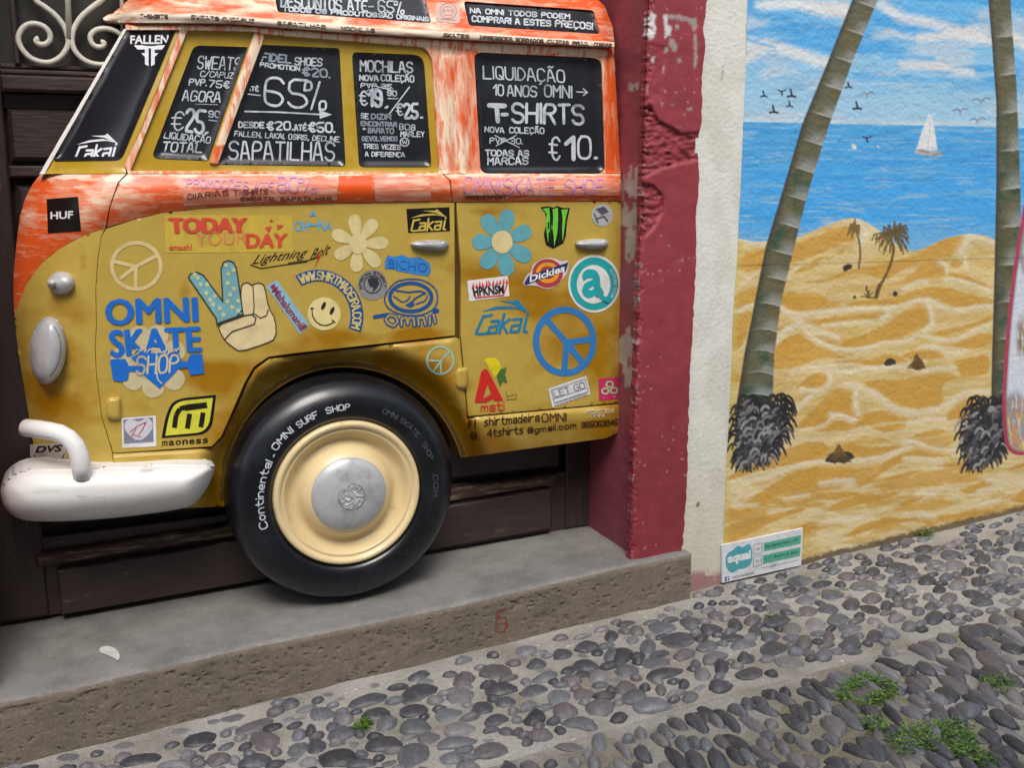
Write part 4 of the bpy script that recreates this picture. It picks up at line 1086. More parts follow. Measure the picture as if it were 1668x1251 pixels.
# white iron scrollwork in front of the glass
def spiral(cx, cy, r0, r1, a0, a1, n=30, kx=1.0):
    return [(cx + kx * (r0 + (r1 - r0) * k / n) * math.cos(R(a0 + (a1 - a0) * k / n)), cy - (r0 + (r1 - r0) * k / n) * math.sin(R(a0 + (a1 - a0) * k / n))) for k in range(n + 1)]
def scroll(pts, r=.0085):
    pts = smooth(pts, 1, False)
    v, f = tube_vf([at1(p[0], p[1], YD - .035) for p in pts], r, 8)
    return build('scroll', v, f, m_iron, grille)
grille = build('window_grille', *tube_vf([at1(107, -140, YD - .037), at1(112, 62, YD - .037)], .009, 8), m_iron, door)
# left C-scroll: from top centre round to the curl; crop coordinates / 4.17
Z = lambda pts: cr((0, 0), 4.17, pts)
scroll(Z([(240, 0 - 60), (235, 0), (300, 40), (380, 100), (440, 180), (468, 270), (455, 330), (410, 390), (340, 425), (270, 420), (200, 390), (145, 330), (120, 260), (140, 200), (180, 165), (230, 155), (290, 170), (330, 205), (345, 245), (335, 280), (305, 300), (270, 300), (245, 285), (245, 265), (265, 258)]))
scroll(Z([(760, -80), (690, 0), (620, 50), (550, 110), (500, 190), (485, 280), (510, 350), (560, 400), (620, 430), (700, 440), (790, 420), (850, 370), (870, 300), (840, 250), (800, 215), (750, 195), (690, 190), (640, 205), (610, 240), (620, 290), (650, 315), (690, 318), (712, 300), (705, 285), (685, 285)]))
scroll(Z([(240, -60), (150, -140), (60, -260), (120, -380), (240, -420)]))
scroll(Z([(760, -80), (860, -160), (930, -280), (860, -400), (740, -420)]))
v, f = tube_vf([at1(193, -140, YD - .034), at1(200, 60, YD - .034)], .006, 6); build('bar', v, f, m_iron, grille)

# ------------------------------------------------------------------ building wall: red door surround, white plaster strip, mural
wall = empty('street_house_wall', (2.2, YW, .05), 'house wall with a peeling dark red door surround, a white plaster strip and a painted beach mural', 'wall')
RE = [(1153, -300), (1152, 0), (1148, 20), (1146, 50), (1148, 80), (1143, 120), (1144, 180), (1139, 220), (1137, 262), (1139, 290), (1136, 330), (1133, 360), (1134, 420), (1130, 500), (1127, 545), (1124, 600), (1121, 700), (1118, 800), (1113, 880), (1110, 904)]
RE2 = []
for p in resample(RE, 7, False): RE2.append((p[0] + (float(fbm(np.array(p[1] / 9.), np.array(3.), 4)) - .5) * 5, p[1]))
cor = []
for p in resample([(1062, -300), (1057, 0), (1050, 150), (1046, 300), (1040, 450), (1036, 600), (1031, 760), (1026, 913)], 6, False):
    w = float(fbm(np.array(p[1] / 7.), np.array(1.), 2)); cor.append((p[0] + (w - .5) * 5, p[1]))
def rough_zone(x, y):
    z = np.zeros_like(x)
    A = [(1040, 172), (1062, 170), (1075, 195), (1095, 205), (1110, 215), (1142, 212), (1142, 262), (1110, 268), (1080, 276), (1052, 290), (1030, 300)]
    B = [(1030, 290), (1066, 300), (1084, 320), (1082, 345), (1068, 372), (1050, 388), (1030, 390)]
    for q in (A, B):
        d = seg_dist(x, y, q, True); z = np.maximum(z, np.where(inside(x, y, q), ss(0, 5, d), 0))
    C = [(1045, 60), (1090, 75), (1080, 165), (1045, 170)]
    d = seg_dist(x, y, C, True); z = np.maximum(z, .25 * np.where(inside(x, y, C), ss(0, 8, d), 0))
    return z
def yred(x, y):
    z = rough_zone(x, y)
    n = fbm(x / 9., y / 5., 21, 5); n2 = np.abs(fbm(x / 20., y / 9., 22, 4) - .5) * 2
    dc = seg_dist(x, y, cor)
    Y = YW - .009 + z * (.017 * n + .014 * n2) + .0035 * (fbm(x / 30., y / 30., 2, 3) - .5)
    Y = Y + .012 * np.exp(-(dc / 3.5) ** 2) + .004 * (fbm(x / 4., y / 4., 9, 2) > .64) * (dc < 9)
    return Y
Jz = lambda pts: cr((1000, 0), 4.17, pts)
peel_grey = [Jz(p) for p in ([(360, 95), (450, 100), (520, 120), (560, 120), (565, 180), (545, 210), (530, 170), (500, 145), (440, 130), (360, 125)], [(545, 220), (565, 240), (560, 300), (570, 380), (560, 460), (540, 455), (545, 350), (540, 260)], [(370, 265), (400, 265), (430, 300), (425, 350), (400, 345), (375, 300)], [(415, 165), (445, 160), (440, 195), (420, 195)], [(430, 390), (455, 392), (460, 415), (435, 420)], [(330, 440), (345, 450), (335, 490)], [(500, 730), (530, 728), (530, 745), (500, 745)], [(320, 695), (335, 700), (325, 720)], [(385, 705), (410, 705), (405, 718)], [(350, 320), (370, 320), (365, 360), (345, 350)])]
peel_white = [Jz(p) for p in ([(240, 90), (265, 78), (285, 100), (275, 150), (290, 200), (275, 250), (245, 270), (225, 240), (235, 170), (225, 120)], [(335, 100), (362, 98), (360, 150), (390, 190), (385, 230), (345, 258), (350, 200), (338, 150)], [(255, 395), (275, 390), (272, 420), (255, 425)])]
def dirty(x, y, pts, w=2.0):
    return ss(-w, w, np.where(inside(x, y, pts), 1, -1) * seg_dist(x, y, pts, True) + (fbm(x / 3., y / 3., 31, 3) - .5) * 5)
def red_paint(x, y):
    n = fbm(x / 50., y / 70., 5, 4)[:, None]
    c = s2la([150, 56, 66]) * (1 - .0) * (1 - n) * 1.0 + s2la([138, 52, 60]) * n
    c = c * (1 + .35 * (fbm(x / 14., y / 14., 6, 3)[:, None] - .5))
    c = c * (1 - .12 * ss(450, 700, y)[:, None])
    z = rough_zone(x, y)[:, None]
    c = c * (1 + .5 * z * (fbm(x / 5., y / 4., 7, 3)[:, None] - .6))
    for q in peel_grey: c = c * (1 - dirty(x, y, q)[:, None]) + s2la([158, 146, 140]) * dirty(x, y, q)[:, None]
    for q in peel_white: c = c * (1 - dirty(x, y, q)[:, None]) + s2la([206, 204, 204]) * dirty(x, y, q)[:, None]
    dc = seg_dist(x, y, cor)
    f = (ss(.66, .74, fbm(x / 5., y / 9., 41, 3)) * ss(8, 2, dc))[:, None] * .8
    c = c * (1 - f) + s2la([176, 150, 146]) * f
    sp = ss(.90, .94, vn(x / 2.6, y / 3.0, 55))[:, None] * ss(.55, .7, fbm(x / 30., y / 30., 8, 2))[:, None] * .7
    c = c * (1 - sp) + s2la([180, 165, 160]) * sp
    return c
m_red = mat('red_masonry_paint', None, .62, attr=True, var=.06, vscale=14, bump=.25, bscale=45, bdist=.006)
redout = cor + list(reversed(RE2))
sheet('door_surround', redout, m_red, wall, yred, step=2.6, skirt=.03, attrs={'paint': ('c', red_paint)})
# reveal (side of the opening), runs back from the corner to the door
V, F, C = [], [], []
cc = resample(cor, 2.5, False); nv = 26
for j, p in enumerate(cc):
    q = at1(p[0], p[1], YW - .002)
    for k in range(nv):
        t = k / (nv - 1)
        a = (fbm(np.array([j / 14.]), np.array([k / 8.]), 77)[0] - .5) * .006
        V.append(((q[0] if t < .03 else (1.829 + (q[0] - 1.829) * math.exp(-t * 14) * .35)) + a * (t > 0.05), YW + .004 + t * (YD + .03 - YW), q[2])); C.append((t, p[1]))
for j in range(len(cc) - 1):
    for k in range(nv - 1): F.append((j * nv + k, j * nv + k + 1, (j + 1) * nv + k + 1, (j + 1) * nv + k))
C = np.array(C); t, py = C[:, 0], C[:, 1]
pc = s2la([140, 66, 76]) * (1 + .35 * (fbm(t * 6, py / 30., 61, 4)[:, None] - .5))
g = np.zeros(len(t))
for (t0, w, y0, y1) in ((.20, .26, 278, 322), (.18, .17, 330, 372), (.22, .08, 370, 425), (.08, .06, 360, 418), (.22, .18, 545, 600), (.2, .1, 600, 640), (.08, .05, 640, 740), (.22, .05, 128, 145), (.06, .06, 275, 300)):
    d = np.hypot(np.abs(t - t0) / w, np.abs(py - (y0 + y1) / 2) / ((y1 - y0) / 2)) + (fbm(t * 26, py / 26., 62, 4) - .5) * 2.4
    g = np.maximum(g, ss(1.05, .9, d))
pc = pc * (1 - g[:, None]) + (s2la([166, 152, 146]) * (1 + .3 * (fbm(t * 12, py / 20., 63, 3)[:, None] - .5))) * g[:, None]
build('door_reveal', V, F, m_red, wall, attrs={'paint': ('c', pc)})
# left reveal and surround (edge of the opening at the picture's left)
lx = zx(-5, 965, YD)[0]
v, f = box_vf(lx - .7, lx, YW - .008, YD + .05, .02, 3.2, .004); build('door_surround', v, f, mat('red_masonry_paint_left', rgb(146, 62, 74), .62, var=.12, bump=.3, bscale=40), wall, smooth_=False)

# mural
ME = [(1224, -300), (1218, 0), (1215, 100), (1211, 200), (1206, 320), (1200, 430), (1195, 500), (1191, 600), (1184, 750), (1178, 880), (1175, 956)]
MX = lambda y: np.interp(y, [p[1] for p in ME], [p[0] for p in ME])
Gc = lambda p: cr((1268, 300), 4.17, p)
Hc = lambda p: cr((1368, 580), 4.17, p)
Ic = lambda p: cr((1100, 580), 3.127, p)
Jc = lambda p: cr((1000, 300), 4.17, p)
ochre = [Gc(p) for p in (
 [(90, 400), (260, 355), (400, 290), (480, 285), (540, 370), (500, 410), (470, 390), (400, 420), (330, 450), (230, 490), (140, 520), (60, 540), (60, 420)],
 [(230, 510), (310, 490), (280, 530), (220, 545)], [(400, 470), (440, 440), (450, 460), (420, 485)], [(40, 590), (200, 555), (300, 530), (240, 570), (100, 610), (40, 620)],
 [(180, 660), (330, 640), (430, 600), (500, 575), (640, 560), (700, 545), (770, 525), (900, 490), (1000, 445), (1100, 385), (1200, 352), (1265, 350), (1258, 420), (1180, 480), (1100, 510), (960, 520), (900, 560), (820, 590), (740, 650), (660, 645), (620, 605), (500, 600), (400, 640), (300, 670), (190, 672)],
 [(980, 520), (1100, 525), (1140, 580), (1130, 620), (1000, 640), (880, 670), (700, 695), (560, 720), (640, 690), (760, 680), (870, 640), (930, 580)],
 [(1170, 530), (1240, 505), (1255, 550), (1200, 570), (1165, 555)], [(1140, 590), (1250, 610), (1350, 650), (1450, 700), (1450, 722), (1300, 660), (1150, 630)],
 [(850, 745), (950, 710), (1100, 690), (1250, 735), (1350, 760), (1460, 780), (1460, 815), (1330, 830), (1200, 840), (1150, 815), (1050, 770), (960, 770), (880, 800), (760, 830), (520, 830), (430, 815), (600, 785), (750, 780)],
 [(20, 740), (150, 740), (280, 740), (330, 790), (440, 812), (380, 838), (280, 850), (160, 870), (80, 860), (-10, 820), (-10, 740)],
 [(200, 940), (330, 900), (450, 880), (600, 855), (715, 858), (732, 885), (650, 910), (450, 925), (300, 950)],
 [(850, 850), (930, 810), (1000, 812), (1030, 850), (1035, 930), (980, 980), (900, 1010), (760, 1070), (600, 1100), (450, 1110), (350, 1090), (260, 1040), (300, 1020), (380, 1050), (500, 1050), (620, 1010), (720, 950), (820, 900)],
 [(-20, 970), (80, 940), (160, 935), (60, 985), (-20, 1010)], [(-60, 1110), (70, 1035), (140, 1018), (200, 1060), (260, 1090), (330, 1120), (420, 1135), (540, 1145), (480, 1165), (420, 1190), (340, 1170), (270, 1185), (200, 1220), (0, 1260), (-80, 1240)],
 [(1050, 1000), (1150, 990), (1300, 950), (1460, 885), (1460, 930), (1350, 965), (1200, 1010), (1080, 1040)],
 [(960, 1085), (1100, 1075), (1250, 1060), (1400, 1010), (1460, 1010), (1450, 1070), (1400, 1100), (1300, 1120), (1200, 1100), (1080, 1090)],
 [(820, 1170), (980, 1110), (1080, 1130), (1150, 1180), (1000, 1190), (880, 1190)], [(1180, 1200), (1350, 1165), (1330, 1215), (1200, 1240)], [(330, 970), (380, 965), (375, 990), (340, 990)], [(630, 1190), (760, 1140), (880, 1200), (900, 1251), (700, 1251), (500, 1230)])]
ochre += [Hc(p) for p in (
 [(-60, 40), (100, 20), (300, 30), (440, 55), (560, 90), (430, 60), (200, 65), (0, 80)],
 [(10, 210), (60, 190), (110, 200), (98, 260), (98, 330), (130, 400), (250, 370), (330, 370), (440, 420), (600, 400), (480, 450), (350, 440), (200, 470), (60, 490), (-100, 490), (-160, 420), (-60, 300)],
 [(150, 170), (300, 160), (450, 160), (560, 120), (700, 92), (820, 150), (700, 180), (690, 280), (720, 300), (640, 340), (540, 360), (450, 350), (350, 310), (260, 240), (180, 200)],
 [(790, 60), (930, 0), (1020, -10), (1020, 120), (900, 150), (810, 130)], [(720, 440), (740, 370), (820, 300), (900, 260), (1010, 260), (1000, 400), (860, 420), (780, 430)],
 [(220, 490), (330, 470), (410, 455), (470, 470), (350, 520), (260, 510)], [(470, 548), (600, 510), (680, 490), (720, 520), (600, 560)],
 [(0, 590), (200, 622), (350, 605), (450, 605), (330, 660), (150, 690), (-60, 680)], [(330, 700), (450, 640), (560, 640), (700, 650), (800, 650), (760, 680), (640, 690), (520, 685), (400, 720), (280, 800), (150, 900), (60, 890), (200, 830)],
 [(300, 840), (450, 780), (600, 770), (420, 835)], [(620, 750), (720, 720), (840, 720), (960, 700), (1080, 680), (980, 725), (820, 760)], [(780, 920), (900, 880), (980, 840), (1060, 880), (960, 890), (900, 940)],
 [(400, 1010), (500, 955), (580, 940), (560, 980), (450, 1012)], [(-60, 1010), (100, 950), (250, 950), (450, 900), (380, 960), (200, 990), (40, 1040), (-80, 1060)],
 [(30, 1230), (150, 1140), (300, 1110), (460, 1100), (650, 1090), (850, 1060), (1000, 1010), (1160, 980), (1040, 1060), (900, 1090), (700, 1110), (600, 1170), (560, 1170), (600, 1115), (400, 1130), (200, 1180), (100, 1225)],
 [(1130, 780), (1180, 740), (1300, 715), (1300, 740), (1180, 775)], [(1180, 950), (1300, 880), (1300, 1000), (1190, 1000)], [(960, 1080), (1100, 1040), (1251, 1000), (1400, 990), (1300, 1030), (1100, 1075)])]
ochre += [Ic(p) for p in ([(270, 90), (335, 90), (325, 135), (270, 140)], [(270, 240), (312, 238), (295, 290), (268, 305)], [(600, 165), (700, 85), (770, 80), (780, 130), (740, 162), (650, 168)],
 [(600, 380), (700, 270), (800, 180), (880, 150), (915, 175), (905, 250), (938, 310), (938, 370), (800, 385)], [(620, 450), (700, 430), (790, 450), (760, 520), (650, 540), (560, 560), (430, 585), (300, 625), (250, 645), (260, 610)],
 [(330, 765), (450, 680), (550, 620), (700, 560), (870, 560), (938, 585), (870, 630), (740, 660), (640, 690), (560, 690), (480, 740), (420, 775)], [(245, 785), (350, 760), (410, 780), (330, 815), (245, 820)],
 [(240, 860), (400, 830), (560, 790), (680, 760), (640, 800), (500, 840), (400, 900), (240, 970)], [(700, 720), (850, 690), (938, 690), (938, 705), (800, 740)], [(840, 920), (938, 880), (938, 900), (880, 925)], [(560, 880), (700, 850), (820, 860), (700, 890), (640, 900)])]
ochre += [Jc(p) for p in ([(820, 525), (940, 450), (1060, 405), (1040, 560), (940, 600), (820, 570)], [(810, 740), (960, 705), (1000, 690), (980, 800), (940, 805), (800, 865)], [(780, 895), (940, 830), (930, 960), (870, 1100), (800, 1150), (780, 1000)], [(1100, 735), (1251, 720), (1300, 860), (1180, 840)], [(1090, 1100), (1200, 1020), (1300, 1010), (1300, 1150), (1100, 1190)], [(1180, 500), (1300, 400), (1300, 480), (1190, 550)])]
whites = [(Gc(p), w) for p, w in (
 ([(545, 250), (590, 290), (600, 330), (560, 390)], 13), ([(600, 260), (700, 330), (770, 350)], 5), ([(1290, 340), (1275, 400), (1240, 450)], 10), ([(1300, 340), (1420, 375), (1460, 400)], 9), ([(1100, 525), (1140, 545), (1150, 580)], 5), ([(1265, 490), (1275, 560)], 5),
 ([(850, 710), (940, 665), (1010, 660)], 5.5), ([(1130, 640), (1200, 640), (1330, 680), (1440, 725)], 4.5), ([(-10, 825), (80, 880), (200, 880), (340, 858), (520, 845), (700, 835), (820, 835), (920, 790), (990, 775), (1060, 800), (1130, 845), (1240, 855), (1380, 820), (1460, 830)], 6),
 ([(740, 840), (748, 880), (700, 915)], 7), ([(1010, 790), (1042, 860), (1045, 950), (985, 1000)], 6), ([(-30, 1050), (30, 1000), (100, 955), (180, 955), (250, 990), (400, 1035)], 7), ([(180, 990), (260, 1060), (330, 1095), (450, 1130), (620, 1110), (730, 1068), (850, 1080), (950, 1020)], 5),
 ([(1000, 1020), (1060, 1050), (1200, 1060), (1330, 990), (1460, 940)], 4.5), ([(960, 1100), (1080, 1095), (1150, 1150), (1260, 1130)], 5), ([(240, 1245), (460, 1215), (620, 1245), (800, 1230), (1000, 1200)], 4), ([(300, 960), (500, 940), (640, 930)], 4))]
whites += [(Hc(p), w) for p, w in (([(-60, 105), (150, 90), (300, 80), (440, 70), (550, 110), (640, 80), (780, 80)], 5), ([(30, 190), (100, 190), (160, 220), (250, 260), (350, 340), (480, 388), (620, 372), (740, 330), (820, 260), (900, 232), (1030, 245)], 7), ([(110, 230), (100, 320), (130, 390)], 6), ([(-60, 390), (20, 400), (90, 435)], 6), ([(470, 445), (600, 430), (710, 425)], 6), ([(430, 570), (520, 580), (620, 630), (810, 640)], 5), ([(280, 705), (380, 650), (480, 618)], 4), ([(440, 690), (560, 690), (690, 718)], 4.5), ([(-20, 840), (100, 862)], 5), ([(530, 930), (640, 940)], 5), ([(950, 1010), (1080, 978)], 6), ([(950, 915), (1060, 902)], 5), ([(550, 1070), (640, 1085)], 6), ([(-20, 1105), (140, 1108)], 5), ([(1000, 840), (1100, 850)], 4), ([(0, 700), (130, 700), (280, 690)], 4))]
whites += [(Ic(p), w) for p, w in (([(600, 80), (680, 55), (760, 65), (938, 85)], 5), ([(770, 70), (795, 110), (780, 150), (700, 190), (600, 285)], 5), ([(880, 145), (925, 160), (915, 250)], 5), ([(640, 165), (740, 180)], 5), ([(640, 375), (750, 360), (820, 292), (920, 325)], 4), ([(540, 590), (700, 530), (780, 548), (960, 530)], 4.5), ([(740, 645), (900, 628)], 5), ([(300, 765), (420, 752)], 4), ([(560, 725), (680, 705)], 4), ([(740, 845), (950, 825)], 6), ([(260, 640), (420, 630), (540, 590)], 3))]
whites += [(Jc(p), w) for p, w in (([(830, 360), (900, 385), (980, 405), (1050, 395)], 6), ([(800, 880), (860, 850), (945, 815)], 5), ([(1110, 830), (1200, 870), (1270, 920)], 5), ([(1080, 1090), (1180, 980), (1260, 940)], 5), ([(820, 720), (980, 590)], 3), ([(1170, 620), (1251, 560)], 3))]
DT = [(1150, 386), (1205, 388), (1225, 394), (1247, 393), (1290, 390), (1310, 382), (1335, 371), (1360, 362), (1375, 356), (1388, 355), (1402, 357), (1417, 365), (1436, 378), (1460, 397), (1484, 410), (1500, 406), (1532, 391), (1560, 383), (1580, 380), (1604, 383), (1623, 392), (1700, 405), (1800, 380), (1900, 395), (2050, 380), (2300, 390)]
def lerp(c, k, f): return c * (1 - f[:, None]) + np.asarray(k) * f[:, None]
def bbs(x, y, pts, pad):
    P = np.array(pts); return (x > P[:, 0].min() - pad) & (x < P[:, 0].max() + pad) & (y > P[:, 1].min() - pad) & (y < P[:, 1].max() + pad)
def paintpoly(c, x, y, pts, k, soft=1.2, wob=0, op=1.0):
    m = bbs(x, y, pts, 6 + soft * 2)
    if not m.any(): return c
    X, Y = x[m], y[m]
    d = np.where(inside(X, Y, pts), 1, -1) * seg_dist(X, Y, pts, True)
    if wob: d = d + (fbm(X / 7., Y / 3., 91, 3) - .5) * wob
    c[m] = lerp(c[m], k, ss(-soft, soft, d) * op)
    return c
def paintline(c, x, y, pts, w, k, soft=1.2, wob=0, op=1.0, taper=False):
    m = bbs(x, y, pts, w + 6)
    if not m.any(): return c
    X, Y = x[m], y[m]
    d = w / 2 - seg_dist(X, Y, pts)
    if wob: d = d + (fbm(X / 8., Y / 3., 92, 3) - .5) * wob
    c[m] = lerp(c[m], k, ss(-soft, soft, d) * op)
    return c
T1L = ([-300, 0, 101, 201, 300, 403, 580, 600, 657, 700], [1470, 1388, 1348, 1307, 1278, 1247, 1212, 1209, 1200, 1196])
T1R = ([-300, 0, 101, 204, 300, 348, 434, 492, 580, 634, 700], [1540, 1429, 1388, 1350, 1320, 1307, 1286, 1272, 1261, 1259, 1259])
T2L = ([-300, 0, 72, 168, 300, 444, 580, 640, 720], [1592, 1610, 1616, 1623, 1623, 1620, 1616, 1615, 1613])
T2R = ([-300, 0, 48, 144, 300, 600, 720], [1625, 1646, 1649, 1656, 1662, 1664, 1664])
def frond(c, x, y, x0, y0, x1, y1, k, w=2.2, sag=.25, barbs=7):
    mx, my = (x0 + x1) / 2, (y0 + y1) / 2 - abs(x1 - x0) * sag
    pts = [((1 - t) ** 2 * x0 + 2 * t * (1 - t) * mx + t * t * x1, (1 - t) ** 2 * y0 + 2 * t * (1 - t) * my + t * t * y1) for t in np.linspace(0, 1, 6)]
    paintline(c, x, y, pts, w, k, .7, 1)
    for q in pts[1:]: paintline(c, x, y, [q, (q[0] + (x1 - x0) * .12 + random.uniform(-1, 1), q[1] + 6 * w / 2.2)], w * .7, k, .7)
def mural_paint(x, y):
    rs = random.getstate(); random.seed(3)
    hor = 198 + (x - 1212) * .021
    wx = x + (fbm(x / 30., y / 12., 1, 3) - .5) * 20
    # sky
    t = ss(-40, 200, y)
    c = lerp(np.repeat(s2la([104, 182, 232])[None], len(x), 0), s2la([158, 202, 228]), t)
    n = fbm(wx / 110., y / 22. - x / 400., 11, 5)
    c = lerp(c, s2la([84, 170, 228]), ss(.52, .66, n) * (1 - ss(120, 170, y)))
    n = fbm(wx / 90. + 7, y / 26. + x / 500., 12, 5)
    c = lerp(c, s2la([190, 208, 220]), ss(.50, .72, n) * .7)
    for pts, w, k, o in (([(1212, 95), (1250, 72), (1290, 82), (1330, 98), (1350, 102)], 18, [224, 226, 222], .85), ([(1212, 72), (1240, 76)], 22, [218, 224, 224], .8), ([(1240, 8), (1280, 5), (1330, 8), (1375, 12)], 18, [226, 228, 224], .85), ([(1335, 15), (1375, 22), (1395, 28)], 12, [224, 226, 222], .7),
                      ([(1435, 8), (1470, 28), (1520, 38), (1560, 50)], 16, [222, 224, 222], .8), ([(1500, 62), (1540, 58), (1580, 52), (1612, 66)], 14, [220, 222, 220], .9), ([(1570, 54), (1600, 58)], 22, [224, 226, 222], .8), ([(1445, 50), (1500, 66)], 8, [210, 218, 222], .6), ([(1470, 106), (1530, 106), (1560, 116), (1582, 118)], 12, [222, 222, 218], .75), ([(1650, 60), (1668, 70), (1720, 80)], 18, [222, 224, 220], .9),
                      ([(1300, 66), (1330, 72), (1360, 82)], 16, [86, 172, 230], .85), ([(1212, 62), (1240, 70), (1262, 76)], 5, [100, 178, 232], .7), ([(1220, 12), (1250, 22), (1300, 18)], 8, [96, 176, 230], .6), ([(1440, 90), (1480, 92), (1520, 95)], 7, [96, 178, 232], .8), ([(1395, 122), (1450, 130), (1540, 130), (1610, 136)], 7, [100, 182, 234], .8), ([(1480, 12), (1530, 20), (1590, 26)], 10, [92, 176, 232], .8), ([(1560, 78), (1610, 80)], 4, [110, 186, 232], .6), ([(1655, 100), (1690, 130)], 14, [92, 176, 232], .7),
                      ([(1210, 196), (1400, 198), (1620, 202)], 9, [196, 214, 220], .6)):
        paintline(c, x, y, pts, w, s2la(k), w * .4, w * .5, o)
    # sea
    f = ss(-1, 1, y - hor)
    sea = lerp(np.repeat(s2la([78, 166, 224])[None], len(x), 0), s2la([72, 168, 234]), ss(220, 300, y))
    sea = lerp(sea, s2la([120, 180, 220]), ss(.55, .72, fbm(wx / 60., y / 4.5, 14, 4)) * .75)
    sea = lerp(sea, s2la([56, 150, 220]), ss(.54, .7, fbm(wx / 50., y / 6., 15, 4)) * .5)
    sea = lerp(sea, s2la([176, 202, 220]), ss(.62, .74, fbm(x / 45., y / 3.4, 16, 4)) * (.35 + .5 * ss(330, 385, y)))
    sea = lerp(sea, s2la([140, 186, 214]), ss(350, 400, y) * .5)
    c = lerp(c, s2la([0, 0, 0]), f * 0); c = c * (1 - f[:, None]) + sea * f[:, None]
    # sailing boat, birds
    paintpoly(c, x, y, [(1513, 184), (1519, 190), (1527, 244), (1491, 248), (1500, 218)], s2la([222, 226, 230]), 1.4)
    paintline(c, x, y, [(1516, 190), (1511, 246)], 1.2, s2la([186, 196, 206]), .7)
    paintpoly(c, x, y, [(1488, 246), (1500, 242), (1524, 247), (1538, 247), (1530, 255), (1500, 252)], s2la([176, 172, 176]), 1.4)
    paintline(c, x, y, [(1496, 244), (1512, 248)], 1.6, s2la([120, 104, 110]), .8); paintline(c, x, y, [(1520, 252), (1538, 248)], 1.4, s2la([96, 92, 104]), .8)
    paintline(c, x, y, [(1390, 237), (1392, 240)], 6, s2la([228, 226, 210]), 1.5); paintline(c, x, y, [(1430, 238), (1431, 239)], 3, s2la([206, 210, 206]), 1.5)
    for bx, by, s_, k in ((1244, 156, 1, 40), (1289, 156, 1.3, 40), (1286, 172, 1, 40), (1260, 182, 1.3, 40), (1382, 141, 1, 40), (1396, 176, 1.3, 40)):
        kk = s2la([k + 8, k, k + 14])
        paintline(c, x, y, [(bx - 1 * s_, by - 8 * s_), (bx + 1 * s_, by)], 2.6 * s_, kk, .8); paintline(c, x, y, [(bx - 4.5 * s_, by + 1), (bx, by - .5), (bx + 5 * s_, by + 1)], 2.8 * s_, kk, .8)
    for bx, by in ((1273, 148), (1412, 224)): 
        paintline(c, x, y, [(bx - 6, by - 2), (bx, by + 1), (bx + 7, by - 2)], 2.2, s2la([44, 36, 50]), .8); paintline(c, x, y, [(bx, by), (bx + 1, by + 6)], 3, s2la([44, 36, 50]), .8)
    for bx, by, s_ in ((1598, 162, 1.2), (1564, 179, 1), (1592, 194, 1), (1412, 152, .8)):
        paintline(c, x, y, [(bx - 12 * s_, by + 1), (bx - 5 * s_, by - 2), (bx, by + 2), (bx + 6 * s_, by - 3), (bx + 13 * s_, by - 1)], 2.0, s2la([128, 124, 136]), .9); paintline(c, x, y, [(bx, by + 1), (bx, by + 6)], 2.4, s2la([150, 146, 150]), .9)
    # dunes
    top = np.interp(x, [p[0] for p in DT], [p[1] for p in DT])
    f = ss(-1.4, 1.4, y - top + (fbm(x / 8., y / 8., 18, 2) - .5) * 2)
    d = lerp(np.repeat(s2la([216, 194, 138])[None], len(x), 0), s2la([208, 180, 112]), ss(.42, .62, fbm(wx / 60., y / 12. + x / 160., 19, 5)))
    wv = fbm(wx / 55. + .5 * np.sin(y / 24.), y / 13. + x / 120., 20, 4)
    low = ss(640, 760, y)
    outv = ss(1660, 1690, x)
    d = lerp(d, s2la([204, 160, 76]), ss(.535, .60, wv) * (low * .8 + (1 - low) * outv))
    d = lerp(d, s2la([224, 208, 166]), ss(.44, .38, wv) * (.75 * low + (1 - low) * outv))
    dd = np.ascontiguousarray(d)
    OC = s2la([202, 156, 68])
    for p in ochre: paintpoly(dd, x, y, smooth(p, 2), OC, 2.0, 4.0, .92)
    for p, w in whites:
        paintline(dd, x, y, [(a_, b_ + w * .5) for a_, b_ in smooth(p, 2, False)], w * 2.0, s2la([222, 206, 162]), w * .9, w * .8, .6)
        paintline(dd, x, y, smooth(p, 2, False), w * .8, s2la([227, 218, 194]), w * .5, w * .6, .72)
    dd = dd * (1 + .16 * (fbm(x / 26., y / 4.5, 24, 5)[:, None] - .5)) * (1 + .12 * (fbm(x / 60., y / 40., 25, 3)[:, None] - .5))
    # yellow green edge left of the strip
    dd = lerp(dd, s2la([206, 190, 100]), ss(12, 2, x - MX(y)) * .5)
    c = c * (1 - f[:, None]) + dd * f[:, None]
    PG = s2la([102, 88, 48]); PB = s2la([124, 98, 56])
    # two little palms with grass and stones
    tr = smooth(Gc([(525, 310), (545, 370), (555, 430), (555, 500), (545, 570)]), 1, False); paintline(c, x, y, tr, 3.4, PB, .8)
    tr = smooth(Gc([(775, 400), (785, 440), (765, 540), (720, 640), (680, 700), (665, 765)]), 1, False); paintline(c, x, y, tr, 4.6, PB * .8, .8); paintline(c, x, y, tr[-4:], 7, PB * .7, 1)
    for tx, ty in ((480, 290), (475, 320), (490, 270), (520, 240), (550, 280), (545, 310), (500, 340), (510, 260)): frond(c, x, y, *Gc([(522, 285)])[0], *Gc([(tx, ty)])[0], PB, 2.6)
    for tx, ty in ((650, 345), (670, 370), (690, 410), (720, 440), (715, 290), (750, 275), (790, 255), (830, 265), (865, 280), (870, 330), (875, 370), (865, 420), (840, 440), (760, 460 - 30), (700, 330), (860, 300)): frond(c, x, y, *Gc([(775, 335)])[0], *Gc([(tx, ty)])[0], PG * random.uniform(.7, 1.3), 3.2, .2)
    for px_, py_ in ((595, 700), (560, 760), (620, 720), (640, 735), (650, 770), (580, 740), (600, 690)): paintline(c, x, y, Gc([(610, 770), (px_, py_)]), 2.2, PG, .8)
    DKK = s2la([62, 54, 52])
